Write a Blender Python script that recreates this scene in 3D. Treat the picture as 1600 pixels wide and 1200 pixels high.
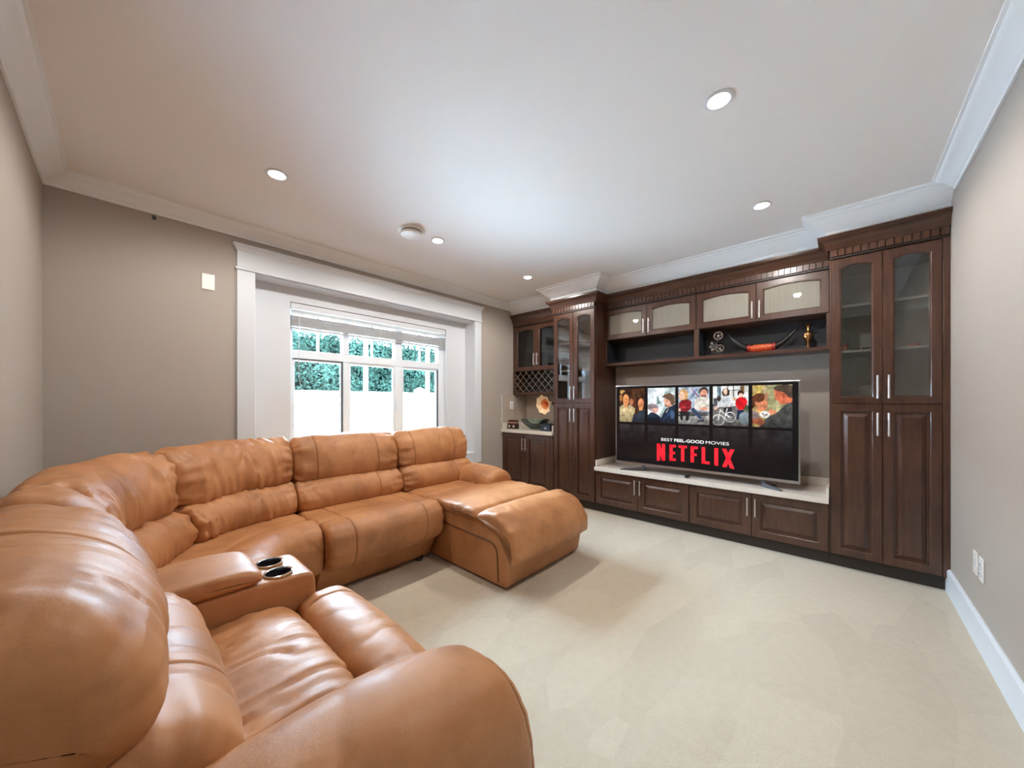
import bpy, bmesh, math, random
from mathutils import Vector, Matrix, noise
PI = math.pi
random.seed(7)
SC = bpy.context.scene
COL = SC.collection
for o in list(bpy.data.objects):
    bpy.data.objects.remove(o)

# ------------------------------------------------------------------ camera, world, exposure
CAMH = 1.22
CEIL = 2.59
cam_d = bpy.data.cameras.new('camera')
cam = bpy.data.objects.new('camera', cam_d)
COL.objects.link(cam)
cam.location = (0, 0, CAMH)
cam.rotation_euler = (PI / 2, 0, math.atan2(.677, .736) - PI / 2)
cam_d.sensor_width = 36
cam_d.lens = 36 * 560 / 1600
cam_d.shift_y = 28 / 1600
cam_d.clip_start = .02
SC.camera = cam

SKY = 80
LAMP = 38
SUN = 22
w = bpy.data.worlds.new('sky')
SC.world = w
w.use_nodes = True
bg = w.node_tree.nodes['Background']
bg.inputs[0].default_value = (.56, .79, 1.0, 1)
bg.inputs[1].default_value = SKY
SC.view_settings.view_transform = 'Standard'
SC.view_settings.look = 'None'
SC.view_settings.gamma = 1
SC.view_settings.use_curve_mapping = False
SC.view_settings.exposure = 0.7
sd = bpy.data.lights.new('sun', 'SUN')
sd.energy = SUN
sd.color = (.70, .85, 1.0)
sd.angle = .009
sun = bpy.data.objects.new('sun', sd)
COL.objects.link(sun)
sun.rotation_euler = (math.radians(24), math.radians(5), 0)   # high behind the house, lighting the yard and the fence
pd = bpy.data.lights.new('window_portal', 'AREA')
pd.shape = 'RECTANGLE'
pd.size, pd.size_y = 1.75, 1.36
po_ = bpy.data.objects.new('window_portal', pd)
COL.objects.link(po_)
po_.location = (1.88, 3.82, 1.46)
po_.rotation_euler = (-PI / 2, 0, 0)
pd.cycles.is_portal = True
try:
    SC.cycles.max_bounces = 10
    SC.cycles.diffuse_bounces = 6
    SC.cycles.transparent_max_bounces = 24
    SC.cycles.sample_clamp_indirect = 0
    SC.cycles.use_denoising = True
    SC.cycles.caustics_reflective = False
    SC.cycles.caustics_refractive = False
except Exception:
    pass


# ------------------------------------------------------------------ materials
class NT:
    def __init__(s, name):
        s.m = bpy.data.materials.new(name)
        s.m.use_nodes = True
        s.t = s.m.node_tree
        s.b = s.t.nodes['Principled BSDF']
        s.out = s.t.nodes['Material Output']

    def n(s, typ, **kw):
        nd = s.t.nodes.new(typ)
        for k, v in kw.items():
            if k in nd.inputs:
                nd.inputs[k].default_value = v
            else:
                setattr(nd, k, v)
        return nd

    def l(s, a, b):
        s.t.links.new(a, b)

    def coord(s, scale=(1, 1, 1), kind='Object'):
        c = s.n('ShaderNodeTexCoord')
        mp = s.n('ShaderNodeMapping')
        mp.inputs['Scale'].default_value = scale
        s.l(c.outputs[kind], mp.inputs['Vector'])
        return mp.outputs[0]

    def noise(s, vec, scale, detail=3, rough=.5):
        nd = s.n('ShaderNodeTexNoise')
        nd.inputs['Scale'].default_value = scale
        nd.inputs['Detail'].default_value = detail
        nd.inputs['Roughness'].default_value = rough
        s.l(vec, nd.inputs['Vector'])
        return nd.outputs['Fac']

    def ramp(s, fac, stops):
        r = s.n('ShaderNodeValToRGB')
        el = r.color_ramp.elements
        while len(el) < len(stops):
            el.new(.5)
        for e, (p, c) in zip(el, stops):
            e.position = p
            e.color = (*c, 1) if len(c) == 3 else c
        s.l(fac, r.inputs[0])
        return r.outputs[0]

    def bump(s, h, strength, dist=.01, prev=None):
        b = s.n('ShaderNodeBump')
        b.inputs['Strength'].default_value = strength
        b.inputs['Distance'].default_value = dist
        s.l(h, b.inputs['Height'])
        if prev is not None:
            s.l(prev, b.inputs['Normal'])
        return b.outputs[0]


def plain(name, c, rough=.5, metal=0, coat=0, bump=0, bscale=40, var=0):
    k = NT(name)
    k.b.inputs['Base Color'].default_value = (*c, 1)
    k.b.inputs['Roughness'].default_value = rough
    k.b.inputs['Metallic'].default_value = metal
    k.b.inputs['Coat Weight'].default_value = coat
    v = k.coord()
    if var:
        f = k.noise(v, bscale * .3, 4)
        k.l(k.ramp(f, [(.3, tuple(x * (1 - var) for x in c)), (.7, tuple(min(1, x * (1 + var)) for x in c))]), k.b.inputs['Base Color'])
    if bump:
        k.l(k.bump(k.noise(v, bscale, 3), bump, .002), k.b.inputs['Normal'])
    return k.m


def emit(name, c, s):
    k = NT(name)
    k.b.inputs['Base Color'].default_value = (0, 0, 0, 1)
    k.b.inputs['Emission Color'].default_value = (*c, 1)
    k.b.inputs['Emission Strength'].default_value = s
    return k.m


def glass(name, tint, frost=None, frost_fac=0, spec=1.0, ior=1.52):
    k = NT(name)
    k.t.nodes.remove(k.b)
    tr = k.n('ShaderNodeBsdfTransparent')
    tr.inputs[0].default_value = (*tint, 1)
    base = tr.outputs[0]
    if frost:
        df = k.n('ShaderNodeBsdfDiffuse')
        v = k.coord((90, 1, 2))
        k.l(k.ramp(k.noise(v, 1, 2), [(.3, tuple(c * .86 for c in frost)), (.7, frost)]), df.inputs[0])
        mx = k.n('ShaderNodeMixShader')
        mx.inputs[0].default_value = frost_fac
        k.l(base, mx.inputs[1])
        k.l(df.outputs[0], mx.inputs[2])
        base = mx.outputs[0]
    gl = k.n('ShaderNodeBsdfGlossy')
    gl.inputs['Roughness'].default_value = .01
    gl.inputs[0].default_value = (spec, spec, spec, 1)
    fr = k.n('ShaderNodeFresnel')
    fr.inputs[0].default_value = ior
    m2 = k.n('ShaderNodeMixShader')
    k.l(fr.outputs[0], m2.inputs[0])
    k.l(base, m2.inputs[1])
    k.l(gl.outputs[0], m2.inputs[2])
    k.l(m2.outputs[0], k.out.inputs[0])
    return k.m


def wood(name, dark, light, scale=(14, 14, 1.2), rough=.3):
    k = NT(name)
    v = k.coord(scale)
    f = k.noise(v, 3.0, 6, .6)
    v2 = k.coord((3, 3, 2))
    g = k.noise(v2, 1.5, 3)
    mix = k.n('ShaderNodeMath', operation='MULTIPLY_ADD')
    mix.inputs[1].default_value = .6
    k.l(f, mix.inputs[0])
    g2 = k.n('ShaderNodeMath', operation='MULTIPLY')
    g2.inputs[1].default_value = .4
    k.l(g, g2.inputs[0])
    k.l(g2.outputs[0], mix.inputs[2])
    k.l(k.ramp(mix.outputs[0], [(.32, dark), (.68, light)]), k.b.inputs['Base Color'])
    k.b.inputs['Roughness'].default_value = rough
    k.b.inputs['Coat Weight'].default_value = .25
    k.b.inputs['Coat Roughness'].default_value = .18
    k.l(k.bump(f, .08, .002), k.b.inputs['Normal'])
    return k.m


def leather():
    k = NT('leather')
    v = k.coord()
    f = k.noise(v, 3.2, 4, .6)
    f2 = k.noise(v, 14, 3, .6)
    ad = k.n('ShaderNodeMath', operation='MULTIPLY_ADD')
    ad.inputs[1].default_value = .3
    k.l(f2, ad.inputs[0])
    k.l(f, ad.inputs[2])
    k.l(k.ramp(ad.outputs[0], [(.45, (.32, .138, .054)), (.66, (.455, .203, .081)), (.85, (.53, .255, .110))]), k.b.inputs['Base Color'])
    k.l(k.ramp(f2, [(.3, (.40,) * 3), (.75, (.58,) * 3)]), k.b.inputs['Roughness'])
    k.b.inputs['Specular IOR Level'].default_value = .34
    k.b.inputs['Coat Weight'].default_value = .05
    k.b.inputs['Coat Roughness'].default_value = .3
    vo = k.n('ShaderNodeTexVoronoi')
    vo.inputs['Scale'].default_value = 330
    k.l(v, vo.inputs['Vector'])
    b1 = k.bump(vo.outputs['Distance'], .10, .0012)
    f3 = k.noise(v, 30, 4, .6)
    b2 = k.bump(f3, .18, .006, b1)
    k.l(b2, k.b.inputs['Normal'])
    return k.m


def carpet():
    k = NT('carpet')
    v = k.coord()
    f = k.noise(v, 160, 3, .7)
    f1 = k.noise(v, 22, 3, .6)
    # vacuum strokes: the pile lies one way or the other in long patches
    vs = k.coord((1.0, 3.2, 1))
    vo = k.n('ShaderNodeTexVoronoi')
    vo.inputs['Scale'].default_value = 1.7
    k.l(vs, vo.inputs['Vector'])
    sep = k.n('ShaderNodeSeparateColor')
    k.l(vo.outputs['Color'], sep.inputs[0])
    m = k.n('ShaderNodeMath', operation='MULTIPLY_ADD')
    m.inputs[1].default_value = .20
    k.l(sep.outputs[0], m.inputs[0])
    m3 = k.n('ShaderNodeMath', operation='MULTIPLY')
    m3.inputs[1].default_value = .55
    k.l(f, m3.inputs[0])
    k.l(m3.outputs[0], m.inputs[2])
    m4 = k.n('ShaderNodeMath', operation='MULTIPLY_ADD')
    m4.inputs[1].default_value = .3
    k.l(f1, m4.inputs[0])
    k.l(m.outputs[0], m4.inputs[2])
    k.l(k.ramp(m4.outputs[0], [(.25, (.45, .385, .295)), (.8, (.60, .525, .405))]), k.b.inputs['Base Color'])
    k.b.inputs['Roughness'].default_value = .95
    k.b.inputs['Specular IOR Level'].default_value = .1
    k.b.inputs['Sheen Weight'].default_value = .15
    k.l(k.bump(f, .5, .006, k.bump(f1, .25, .01)), k.b.inputs['Normal'])
    return k.m


M = {}
M['wall'] = plain('wall_paint', (.42, .371, .328), .75, bump=.05, bscale=300)
M['ceil'] = plain('ceiling_paint', (.86, .835, .82), .85, bump=.05, bscale=250)
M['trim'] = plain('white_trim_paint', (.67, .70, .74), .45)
M['crown'] = plain('white_trim_paint_lit', (.86, .885, .91), .45)  # lighter copy of the trim white; its brightness stands in for missing light
M['plastic'] = plain('white_plastic', (.82, .80, .77), .35)
M['wood'] = wood('espresso_wood', (.034, .0135, .0085), (.098, .040, .0215))
M['woodh'] = wood('espresso_wood_horizontal', (.034, .0135, .0085), (.098, .040, .0215), (1.2, 14, 14))
M['kick'] = plain('dark_plinth_and_gap_shade', (.028, .018, .014), .45)
M['maple'] = wood('pale_cabinet_interior', (.34, .30, .255), (.44, .40, .345), (3, 14, 1), .5)
M['tan_in'] = wood('tan_cabinet_interior', (.42, .31, .22), (.56, .43, .31), (3, 14, 1), .5)
M['black_in'] = plain('black_shelf_lining', (.018, .021, .028), .5)
M['leather'] = leather()
M['stitch'] = plain('stitched_seam', (.15, .065, .028), .6)
M['carpet'] = carpet()
M['quartz'] = plain('pale_quartz', (.72, .66, .59), .22, var=.06, bscale=30)
M['tile'] = plain('beige_tile', (.47, .40, .33), .25, var=.07, bscale=20)
M['grout'] = plain('grout', (.55, .50, .44), .8)
M['steel'] = plain('brushed_nickel', (.72, .70, .67), .28, 1)
M['chrome'] = plain('chrome', (.8, .8, .8), .12, 1)
M['silver'] = plain('silver_bezel', (.45, .46, .48), .3, 1)
M['black'] = plain('black_plastic', (.012, .012, .014), .35)
M['well'] = plain('black_cup_well', (.008, .008, .009), .7)
M['dark_metal'] = plain('dark_metal', (.10, .10, .11), .4, .7)
M['glass_clear'] = glass('clear_glass', (.93, .95, .94), ior=1.65)
M['glass_dark'] = glass('smoked_glass', (.30, .33, .33))
M['glass_frost'] = glass('reeded_glass', (.8, .8, .75), (.40, .37, .31), .72)
M['glass_bowl'] = glass('green_bowl_glass', (.84, .93, .88), (.50, .62, .55), .14)
M['glass_window'] = glass('window_glass', (.97, .98, .98))
M['crystal'] = glass('cut_crystal', (.80, .85, .88), (.6, .65, .68), .3, 1.0)
M['vinyl'] = plain('white_vinyl_fence', (.66, .63, .60), .5)
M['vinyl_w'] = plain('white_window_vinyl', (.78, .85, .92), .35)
M['valance'] = plain('blind_valance', (.50, .57, .60), .3)
M['woodlat'] = wood('rack_lattice_wood', (.20, .16, .13), (.34, .29, .24), (3, 3, 3), .4)
M['slat'] = plain('blind_slat', (.43, .44, .45), .45)
M['dark_edge'] = plain('dark_gasket', (.05, .08, .11), .5)
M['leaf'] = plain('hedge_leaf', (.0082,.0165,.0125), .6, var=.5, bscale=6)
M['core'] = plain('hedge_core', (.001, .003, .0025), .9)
for _n in ('leaf', 'core'):
    M[_n].node_tree.nodes['Principled BSDF'].inputs['Specular IOR Level'].default_value = 0
M['ground'] = plain('outdoor_concrete', (.62, .61, .60), .9, var=.1, bscale=8)
M['bulb'] = emit('lit_bulb', (1.0, .93, .82), 26)
M['brass'] = plain('aged_brass', (.42, .23, .10), .28, 1, var=.3, bscale=60)
M['horn'] = plain('black_horn', (.012, .012, .013), .18, coat=.5)
M['horn_red'] = plain('carved_orange_red', (.62, .10, .025), .4, var=.5, bscale=300, bump=.6)
M['red'] = plain('dark_red_band', (.35, .02, .015), .4)
M['box_red'] = plain('dark_red_lid', (.10, .018, .014), .4, var=.3, bscale=40)
M['box_dark'] = plain('dark_box', (.035, .02, .014), .45)
M['cream'] = plain('cream_knob', (.6, .5, .35), .4)
M['petal'] = plain('horn_cream', (.86, .62, .38), .35, var=.12, bscale=30)
M['petal_in'] = plain('horn_orange', (.75, .24, .07), .4)
M['orange'] = plain('orange_cup', (.75, .13, .02), .4)
M['pink'] = plain('dull_red_trinket', (.32, .08, .07), .5)
M['blue_black'] = plain('blue_black_box', (.02, .03, .055), .35)
M['white_text'] = emit('white_letters', (.85, .85, .85), .9)
M['red_text'] = emit('red_letters', (.80, .008, .020), 1.0)


# ------------------------------------------------------------------ mesh helpers
class MB:
    def __init__(s):
        s.v = []
        s.f = []

    def add(s, vs, fs):
        b = len(s.v)
        s.v += [tuple(p) for p in vs]
        s.f += [tuple(i + b for i in q) for q in fs]
        return s

    def box(s, x0, y0, z0, x1, y1, z1):
        vs = [(x, y, z) for z in (z0, z1) for (x, y) in ((x0, y0), (x1, y0), (x1, y1), (x0, y1))]
        return s.add(vs, [(0, 3, 2, 1), (4, 5, 6, 7), (0, 1, 5, 4), (1, 2, 6, 5), (2, 3, 7, 6), (3, 0, 4, 7)])

    def prism(s, poly, fn, a, b):
        """extrude 2-D outline poly; fn(u, v, w) -> point, w from a to b"""
        n = len(poly)
        vs = [fn(u, v, a) for u, v in poly] + [fn(u, v, b) for u, v in poly]
        fs = [tuple(range(n))[::-1], tuple(range(n, 2 * n))]
        fs += [(i, (i + 1) % n, n + (i + 1) % n, n + i) for i in range(n)]
        return s.add(vs, fs)

    def tube(s, pts, r, n=8, closed=False):
        pts = [Vector(p) for p in pts]
        rs = r if isinstance(r, (list, tuple)) else [r] * len(pts)
        m = len(pts)
        vs = []
        up = None
        for i, p in enumerate(pts):
            if closed:
                t = pts[(i + 1) % m] - pts[i - 1]
            else:
                t = pts[min(i + 1, m - 1)] - pts[max(i - 1, 0)]
            t.normalize()
            if up is None:
                up = Vector((0, 0, 1)) if abs(t.z) < .9 else Vector((1, 0, 0))
            sx = t.cross(up).normalized()
            up = sx.cross(t).normalized()
            for k in range(n):
                a = 2 * PI * k / n
                vs.append(p + (sx * math.cos(a) + up * math.sin(a)) * rs[i])
        fs = []
        for i in range(m if closed else m - 1):
            j = (i + 1) % m
            for k in range(n):
                k2 = (k + 1) % n
                fs.append((i * n + k, i * n + k2, j * n + k2, j * n + k))
        if not closed:
            fs.append(tuple(range(n))[::-1])
            fs.append(tuple(range((m - 1) * n, m * n)))
        return s.add(vs, fs)

    def lathe(s, prof, c=(0, 0, 0), n=24, axis=None, wave=0, nw=8, cap=True):
        """prof: (r, z) pairs; axis: matrix rotating the z axis"""
        c = Vector(c)
        A = axis or Matrix.Identity(3)
        vs = []
        for q, (r, z) in enumerate(prof):
            for k in range(n):
                a = 2 * PI * k / n
                rr = r * (1 + wave * (q / (len(prof) - 1)) ** 2 * math.cos(nw * a))
                vs.append(c + A @ Vector((rr * math.cos(a), rr * math.sin(a), z)))
        fs = []
        for i in range(len(prof) - 1):
            for k in range(n):
                k2 = (k + 1) % n
                fs.append((i * n + k, i * n + k2, (i + 1) * n + k2, (i + 1) * n + k))
        if cap and prof[0][0] > 1e-6:
            fs.append(tuple(range(n))[::-1])
        if cap and prof[-1][0] > 1e-6:
            fs.append(tuple(range((len(prof) - 1) * n, len(prof) * n)))
        return s.add(vs, fs)

    def mesh(s, name, m, smooth=30):
        me = bpy.data.meshes.new(name)
        me.from_pydata(s.v, [], s.f)
        bm = bmesh.new()
        bm.from_mesh(me)
        bmesh.ops.remove_doubles(bm, verts=bm.verts, dist=1e-6)
        bmesh.ops.recalc_face_normals(bm, faces=bm.faces)
        bm.to_mesh(me)
        bm.free()
        me.materials.append(m)
        if smooth:
            me.shade_smooth()
            me.set_sharp_from_angle(angle=math.radians(smooth))
        return me

    def build(s, name, m, parent=None, bevel=0, smooth=30, loc=None, rot=None):
        o = bpy.data.objects.new(name, s.mesh(name, m, smooth))
        return link(o, parent, bevel, loc, rot)


def link(o, parent=None, bevel=0, loc=None, rot=None):
    COL.objects.link(o)
    if parent:
        o.parent = parent
    if loc:
        o.location = loc
    if rot:
        o.rotation_euler = rot
    if bevel:
        b = o.modifiers.new('bevel', 'BEVEL')
        b.width = bevel
        b.segments = 2
        b.limit_method = 'ANGLE'
        b.harden_normals = False
    return o


def tag(o, label, cat, group=None):
    o['label'] = label
    o['category'] = cat
    if group:
        o['group'] = group
    return o


def thing(name, label, cat, loc=(0, 0, 0), rotz=0, group=None):
    o = bpy.data.objects.new(name, None)
    o.empty_display_size = .05
    COL.objects.link(o)
    o.location = loc
    o.rotation_euler = (0, 0, rotz)
    return tag(o, label, cat, group)


def struct(o):
    o['kind'] = 'structure'
    return o


def box(x0, y0, z0, x1, y1, z1):
    return MB().box(x0, y0, z0, x1, y1, z1)


def sweep(path, prof, closed=False):
    """profile (outward d, z) swept along a plan path (list of xy) with mitred corners; outward = right of travel"""
    mb = MB()
    n = len(path)
    P = [Vector((p[0], p[1])) for p in path]
    offs = []
    for i in range(n):
        dirs = []
        if closed or i > 0:
            dirs.append((P[i] - P[i - 1]).normalized())
        if closed or i < n - 1:
            dirs.append((P[(i + 1) % n] - P[i]).normalized())
        ns = [Vector((d.y, -d.x)) for d in dirs]
        if len(ns) == 1:
            offs.append(ns[0])
        else:
            b = (ns[0] + ns[1]).normalized()
            offs.append(b / max(.2, b.dot(ns[0])))
    m = len(prof)
    vs = [(*(P[i] + offs[i] * d), z) for i in range(n) for d, z in prof]
    fs = []
    for i in range(n if closed else n - 1):
        j = (i + 1) % n
        for k in range(m):
            k2 = (k + 1) % m
            fs.append((i * m + k, i * m + k2, j * m + k2, j * m + k))
    if not closed:
        fs.append(tuple(range(m)))
        fs.append(tuple(range((n - 1) * m, n * m))[::-1])
    return mb.add(vs, fs)


# ------------------------------------------------------------------ room shell
XW, XE, YS, YN = -.318, 4.06, -.51, 3.46
struct(box(XW - .15, YS - .15, -.12, XE + .15, YN, 0).build('floor', M['carpet'], smooth=0))
struct(box(XW - .15, YS - .15, CEIL, XE + .15, YN + .18, CEIL + .12).build('ceiling', M['ceil'], smooth=0))
struct(box(XW - .12, YS - .12, 0, XW, YN, CEIL).build('wall_west', M['wall'], smooth=0))
struct(box(XE, YS - .12, 0, XE + .12, YN, CEIL).build('wall_east', M['wall'], smooth=0))
struct(box(XW, YS - .12, 0, XE, YS, CEIL).build('wall_south', M['wall'], smooth=0))
OX0, OX1, OZ0, OZ1 = .718, 3.05, .556, 2.25       # outer opening
WX0, WX1, WZ0, WZ1 = 1.02, 2.742, .80, 2.122      # inner opening
b = MB()
b.box(XW - .12, YN, -.4, OX0, YN + .18, CEIL).box(OX1, YN, -.4, XE + .12, YN + .18, CEIL)
b.box(OX0, YN, -.4, OX1, YN + .18, OZ0).box(OX0, YN, OZ1, OX1, YN + .18, CEIL)
struct(b.build('wall_north', M['wall'], smooth=0))
# white back board of the recess with the window hole, and lining
b = MB()
Y0, Y1 = YN + .18, YN + .34
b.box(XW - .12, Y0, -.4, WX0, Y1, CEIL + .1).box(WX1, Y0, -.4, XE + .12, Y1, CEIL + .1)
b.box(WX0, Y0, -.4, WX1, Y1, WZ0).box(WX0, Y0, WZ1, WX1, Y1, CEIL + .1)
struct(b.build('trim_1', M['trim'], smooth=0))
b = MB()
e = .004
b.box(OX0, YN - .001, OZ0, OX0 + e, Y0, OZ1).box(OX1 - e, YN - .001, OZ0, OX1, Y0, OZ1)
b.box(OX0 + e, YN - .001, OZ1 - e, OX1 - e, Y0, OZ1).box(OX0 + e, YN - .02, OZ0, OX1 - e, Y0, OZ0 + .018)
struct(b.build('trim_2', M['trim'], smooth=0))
# casing around the recess
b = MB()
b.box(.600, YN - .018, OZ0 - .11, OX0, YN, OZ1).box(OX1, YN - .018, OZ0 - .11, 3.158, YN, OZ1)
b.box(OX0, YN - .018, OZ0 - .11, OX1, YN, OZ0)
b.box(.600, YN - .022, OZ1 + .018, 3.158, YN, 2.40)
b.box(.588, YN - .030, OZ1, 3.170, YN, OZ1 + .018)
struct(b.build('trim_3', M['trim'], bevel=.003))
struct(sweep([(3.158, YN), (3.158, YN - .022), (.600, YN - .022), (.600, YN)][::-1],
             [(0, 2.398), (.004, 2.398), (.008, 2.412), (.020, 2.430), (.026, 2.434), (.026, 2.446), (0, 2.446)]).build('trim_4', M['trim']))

# crown moulding: along the walls and stepping over the cabinets
crown = [(0, CEIL - .088), (.010, CEIL - .088), (.013, CEIL - .074), (.022, CEIL - .066), (.034, CEIL - .050), (.052, CEIL - .034),
         (.070, CEIL - .024), (.080, CEIL - .018), (.086, CEIL - .008), (.100, CEIL - .006), (.100, CEIL), (0, CEIL)]
FT, FU = 3.555, 3.765          # front planes under the crown over tall and over wall cabinets
YA, YB, YC = 2.603, 2.010, .075
path = [(XW, YS), (XW, YN), (FU, YN)]
struct(sweep([(XW, YS), (XW, YN), (FU - .02, YN)], crown).build('trim_5', M['crown']))
crown2 = [(0, 2.437), (.008, 2.437), (.010, 2.452), (.016, 2.46), (.016, 2.475), (.026, 2.483), (.045, 2.50), (.070, 2.522), (.095, 2.545),
          (.112, 2.556), (.120, 2.560), (.126, 2.572), (.144, 2.575), (.144, CEIL), (0, CEIL)]
struct(sweep([(FU, YN), (FU, YA), (FT, YA), (FT, YB), (FU, YB), (FU, YC), (FT, YC), (FT, YS)], crown2).build('trim_6', M['crown']))
struct(sweep([(3.40, YS), (XW, YS)], crown).build('trim_7', M['crown']))
# blocking that fills between cabinet tops and ceiling behind that crown
b = MB()
b.box(FU, YA, 2.437, XE, YN, CEIL).box(FT, YB, 2.437, XE, YA, CEIL).box(FU, YC, 2.437, XE, YB, CEIL).box(FT, YS, 2.437, XE, YC, CEIL)
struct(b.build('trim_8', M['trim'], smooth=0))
# baseboards
bb = [(0, 0), (.016, 0), (.016, .142), (.011, .150), (.005, .154), (0, .154)]
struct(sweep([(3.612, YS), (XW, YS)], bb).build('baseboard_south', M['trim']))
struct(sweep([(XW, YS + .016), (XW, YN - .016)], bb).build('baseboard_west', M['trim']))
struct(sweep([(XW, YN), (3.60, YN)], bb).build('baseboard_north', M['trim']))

# ------------------------------------------------------------------ window unit
wf = MB()
YF0, YF1 = Y0 + .045, Y0 + .115
TB0, TB1 = 1.622, 1.700
MU = [(1.502, 1.560), (2.071, 2.160)]
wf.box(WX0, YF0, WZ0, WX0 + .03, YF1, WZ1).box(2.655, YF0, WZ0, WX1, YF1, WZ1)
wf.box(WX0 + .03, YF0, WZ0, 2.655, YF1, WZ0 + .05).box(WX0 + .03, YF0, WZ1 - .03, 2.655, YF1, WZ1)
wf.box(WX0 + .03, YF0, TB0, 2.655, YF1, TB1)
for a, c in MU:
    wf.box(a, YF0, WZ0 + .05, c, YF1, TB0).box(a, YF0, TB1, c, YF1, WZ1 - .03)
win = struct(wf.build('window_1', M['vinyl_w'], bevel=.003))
xs = [WX0 + .03, MU[0][0], MU[0][1], MU[1][0], MU[1][1], 2.655]
for k in range(3):
    xa, xb = xs[2 * k], xs[2 * k + 1]
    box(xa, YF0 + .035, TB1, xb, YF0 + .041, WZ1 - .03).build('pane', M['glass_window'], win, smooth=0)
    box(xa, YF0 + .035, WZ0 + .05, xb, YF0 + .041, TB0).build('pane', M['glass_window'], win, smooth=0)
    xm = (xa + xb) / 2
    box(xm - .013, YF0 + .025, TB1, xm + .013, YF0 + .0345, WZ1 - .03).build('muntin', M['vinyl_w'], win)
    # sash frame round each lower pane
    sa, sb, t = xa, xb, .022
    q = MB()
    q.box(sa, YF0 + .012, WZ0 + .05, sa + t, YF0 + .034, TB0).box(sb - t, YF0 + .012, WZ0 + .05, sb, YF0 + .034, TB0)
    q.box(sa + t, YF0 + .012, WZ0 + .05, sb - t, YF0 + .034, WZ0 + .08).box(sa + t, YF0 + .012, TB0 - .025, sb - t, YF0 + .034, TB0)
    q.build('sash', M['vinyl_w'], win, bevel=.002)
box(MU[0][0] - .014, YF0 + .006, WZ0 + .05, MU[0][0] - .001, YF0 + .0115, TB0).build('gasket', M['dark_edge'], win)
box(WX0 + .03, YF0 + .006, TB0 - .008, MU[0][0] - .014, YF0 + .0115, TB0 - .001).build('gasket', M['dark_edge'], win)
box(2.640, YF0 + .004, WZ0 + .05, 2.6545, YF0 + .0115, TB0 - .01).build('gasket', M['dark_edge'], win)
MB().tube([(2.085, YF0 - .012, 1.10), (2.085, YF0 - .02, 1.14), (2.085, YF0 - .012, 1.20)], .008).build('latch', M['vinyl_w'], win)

# raised venetian blind
bl = thing('window_blind', 'raised white venetian blind stacked at the top of the window', 'blind', ((WX0 + WX1) / 2, Y0 + .02, 2.0))
hw = (WX1 - WX0) / 2 - .006
box(-hw, -.014, .062, hw, .022, .116).build('headrail', M['trim'], bl, bevel=.002)
box(-hw, -.018, .012, hw, -.013, .058).build('valance', M['valance'], bl)
box(-hw, -.020, .016, hw, -.018, .030).build('valance_bead', M['vinyl_w'], bl)
sm = box(-hw + .004, -.011, -.0028, hw - .004, .019, .0028).mesh('slat', M['slat'])
for k in range(13):
    link(bpy.data.objects.new('slat', sm), bl, loc=(0, random.uniform(-.001, .001), .004 - k * .0078), rot=(random.uniform(-.05, .05), 0, 0))
box(-hw + .002, -.012, -.118, hw - .002, .020, -.101).build('bottom_rail', M['slat'], bl, bevel=.002)
for x in (-hw + .07, 0, hw - .07):
    MB().tube([(x, -.0155, .06), (x, -.0155, -.12)], .0016, 6).build('ladder_cord', M['trim'], bl)
MB().tube([(-hw + .062, -.022, .03), (-hw + .062, -.022, -.55), (-hw + .075, -.024, -.62), (-hw + .15, -.03, -1.18)], .0022, 6).build('pull_cord', M['trim'], bl)
MB().tube([(hw - .004, -.024, .03), (hw - .004, -.026, -.5), (hw + .03, -.03, -1.02)], .004, 6).build('tilt_wand', M['vinyl_w'], bl)

# ------------------------------------------------------------------ outdoors
GZ = -.40
struct(box(-8, Y1, GZ - .1, 14, 18, GZ).build('ground', M['ground'], smooth=0))
FY = 6.3
fence = thing('fence', 'white vinyl board fence outside the window in front of the hedge', 'fence', (0, FY, GZ))
fh = 1.404 - GZ
bm_ = box(-.042, -.012, .08, .042, .012, fh - .10).mesh('board', M['vinyl'])
x = -2.0
while x < 9.0:
    if not (3.98 < x < 4.19):
        link(bpy.data.objects.new('board', bm_), fence, bevel=.006, loc=(x, 0, 0))
    x += .0895
for xa, xb in ((-2.1, 3.99), (4.18, 9.0)):
    box(xa, -.03, fh - .10, xb, .03, fh).build('top_rail', M['vinyl'], fence, bevel=.008)
    box(xa, -.03, .02, xb, .03, .10).build('bottom_rail', M['vinyl'], fence, bevel=.008)
post = MB().box(-.07, -.07, 0, .07, .07, 1.43 - GZ).mesh('post', M['vinyl'])
capm = MB().lathe([(.115, 0), (.115, .03), (.10, .04), (0, .085)], n=4, axis=Matrix.Rotation(PI / 4, 3, 'Z')).mesh('post_cap', M['vinyl'], 20)
for x in (-1.0, 4.085, 8.4):
    po = link(bpy.data.objects.new('post', post), fence, bevel=.008, loc=(x, 0, 0))
    link(bpy.data.objects.new('post_cap', capm), po, loc=(0, 0, 1.43 - GZ))
gate = thing('gate', 'white framed garden gate standing in front of the fence at left of window view', 'gate', (1.75, FY - .12, GZ))
box(-.55, -.02, 1.60, .62, .02, 1.68).build('gate_rail', M['vinyl_w'], gate, bevel=.006)
box(-.55, -.02, .15, .62, .02, .23).build('gate_rail', M['vinyl_w'], gate, bevel=.006)
box(.62, -.03, 0, .70, .03, 1.80).build('gate_post', M['vinyl_w'], gate, bevel=.006)
box(-.63, -.03, 0, -.55, .03, 1.80).build('gate_post', M['vinyl_w'], gate, bevel=.006)
MB().tube([(-.10 + .2, -.02, 1.33), (.1, -.05, 1.33), (.1, -.05, 1.40), (.1, -.02, 1.40)], .010).build('gate_handle', M['dark_metal'], gate)
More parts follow.
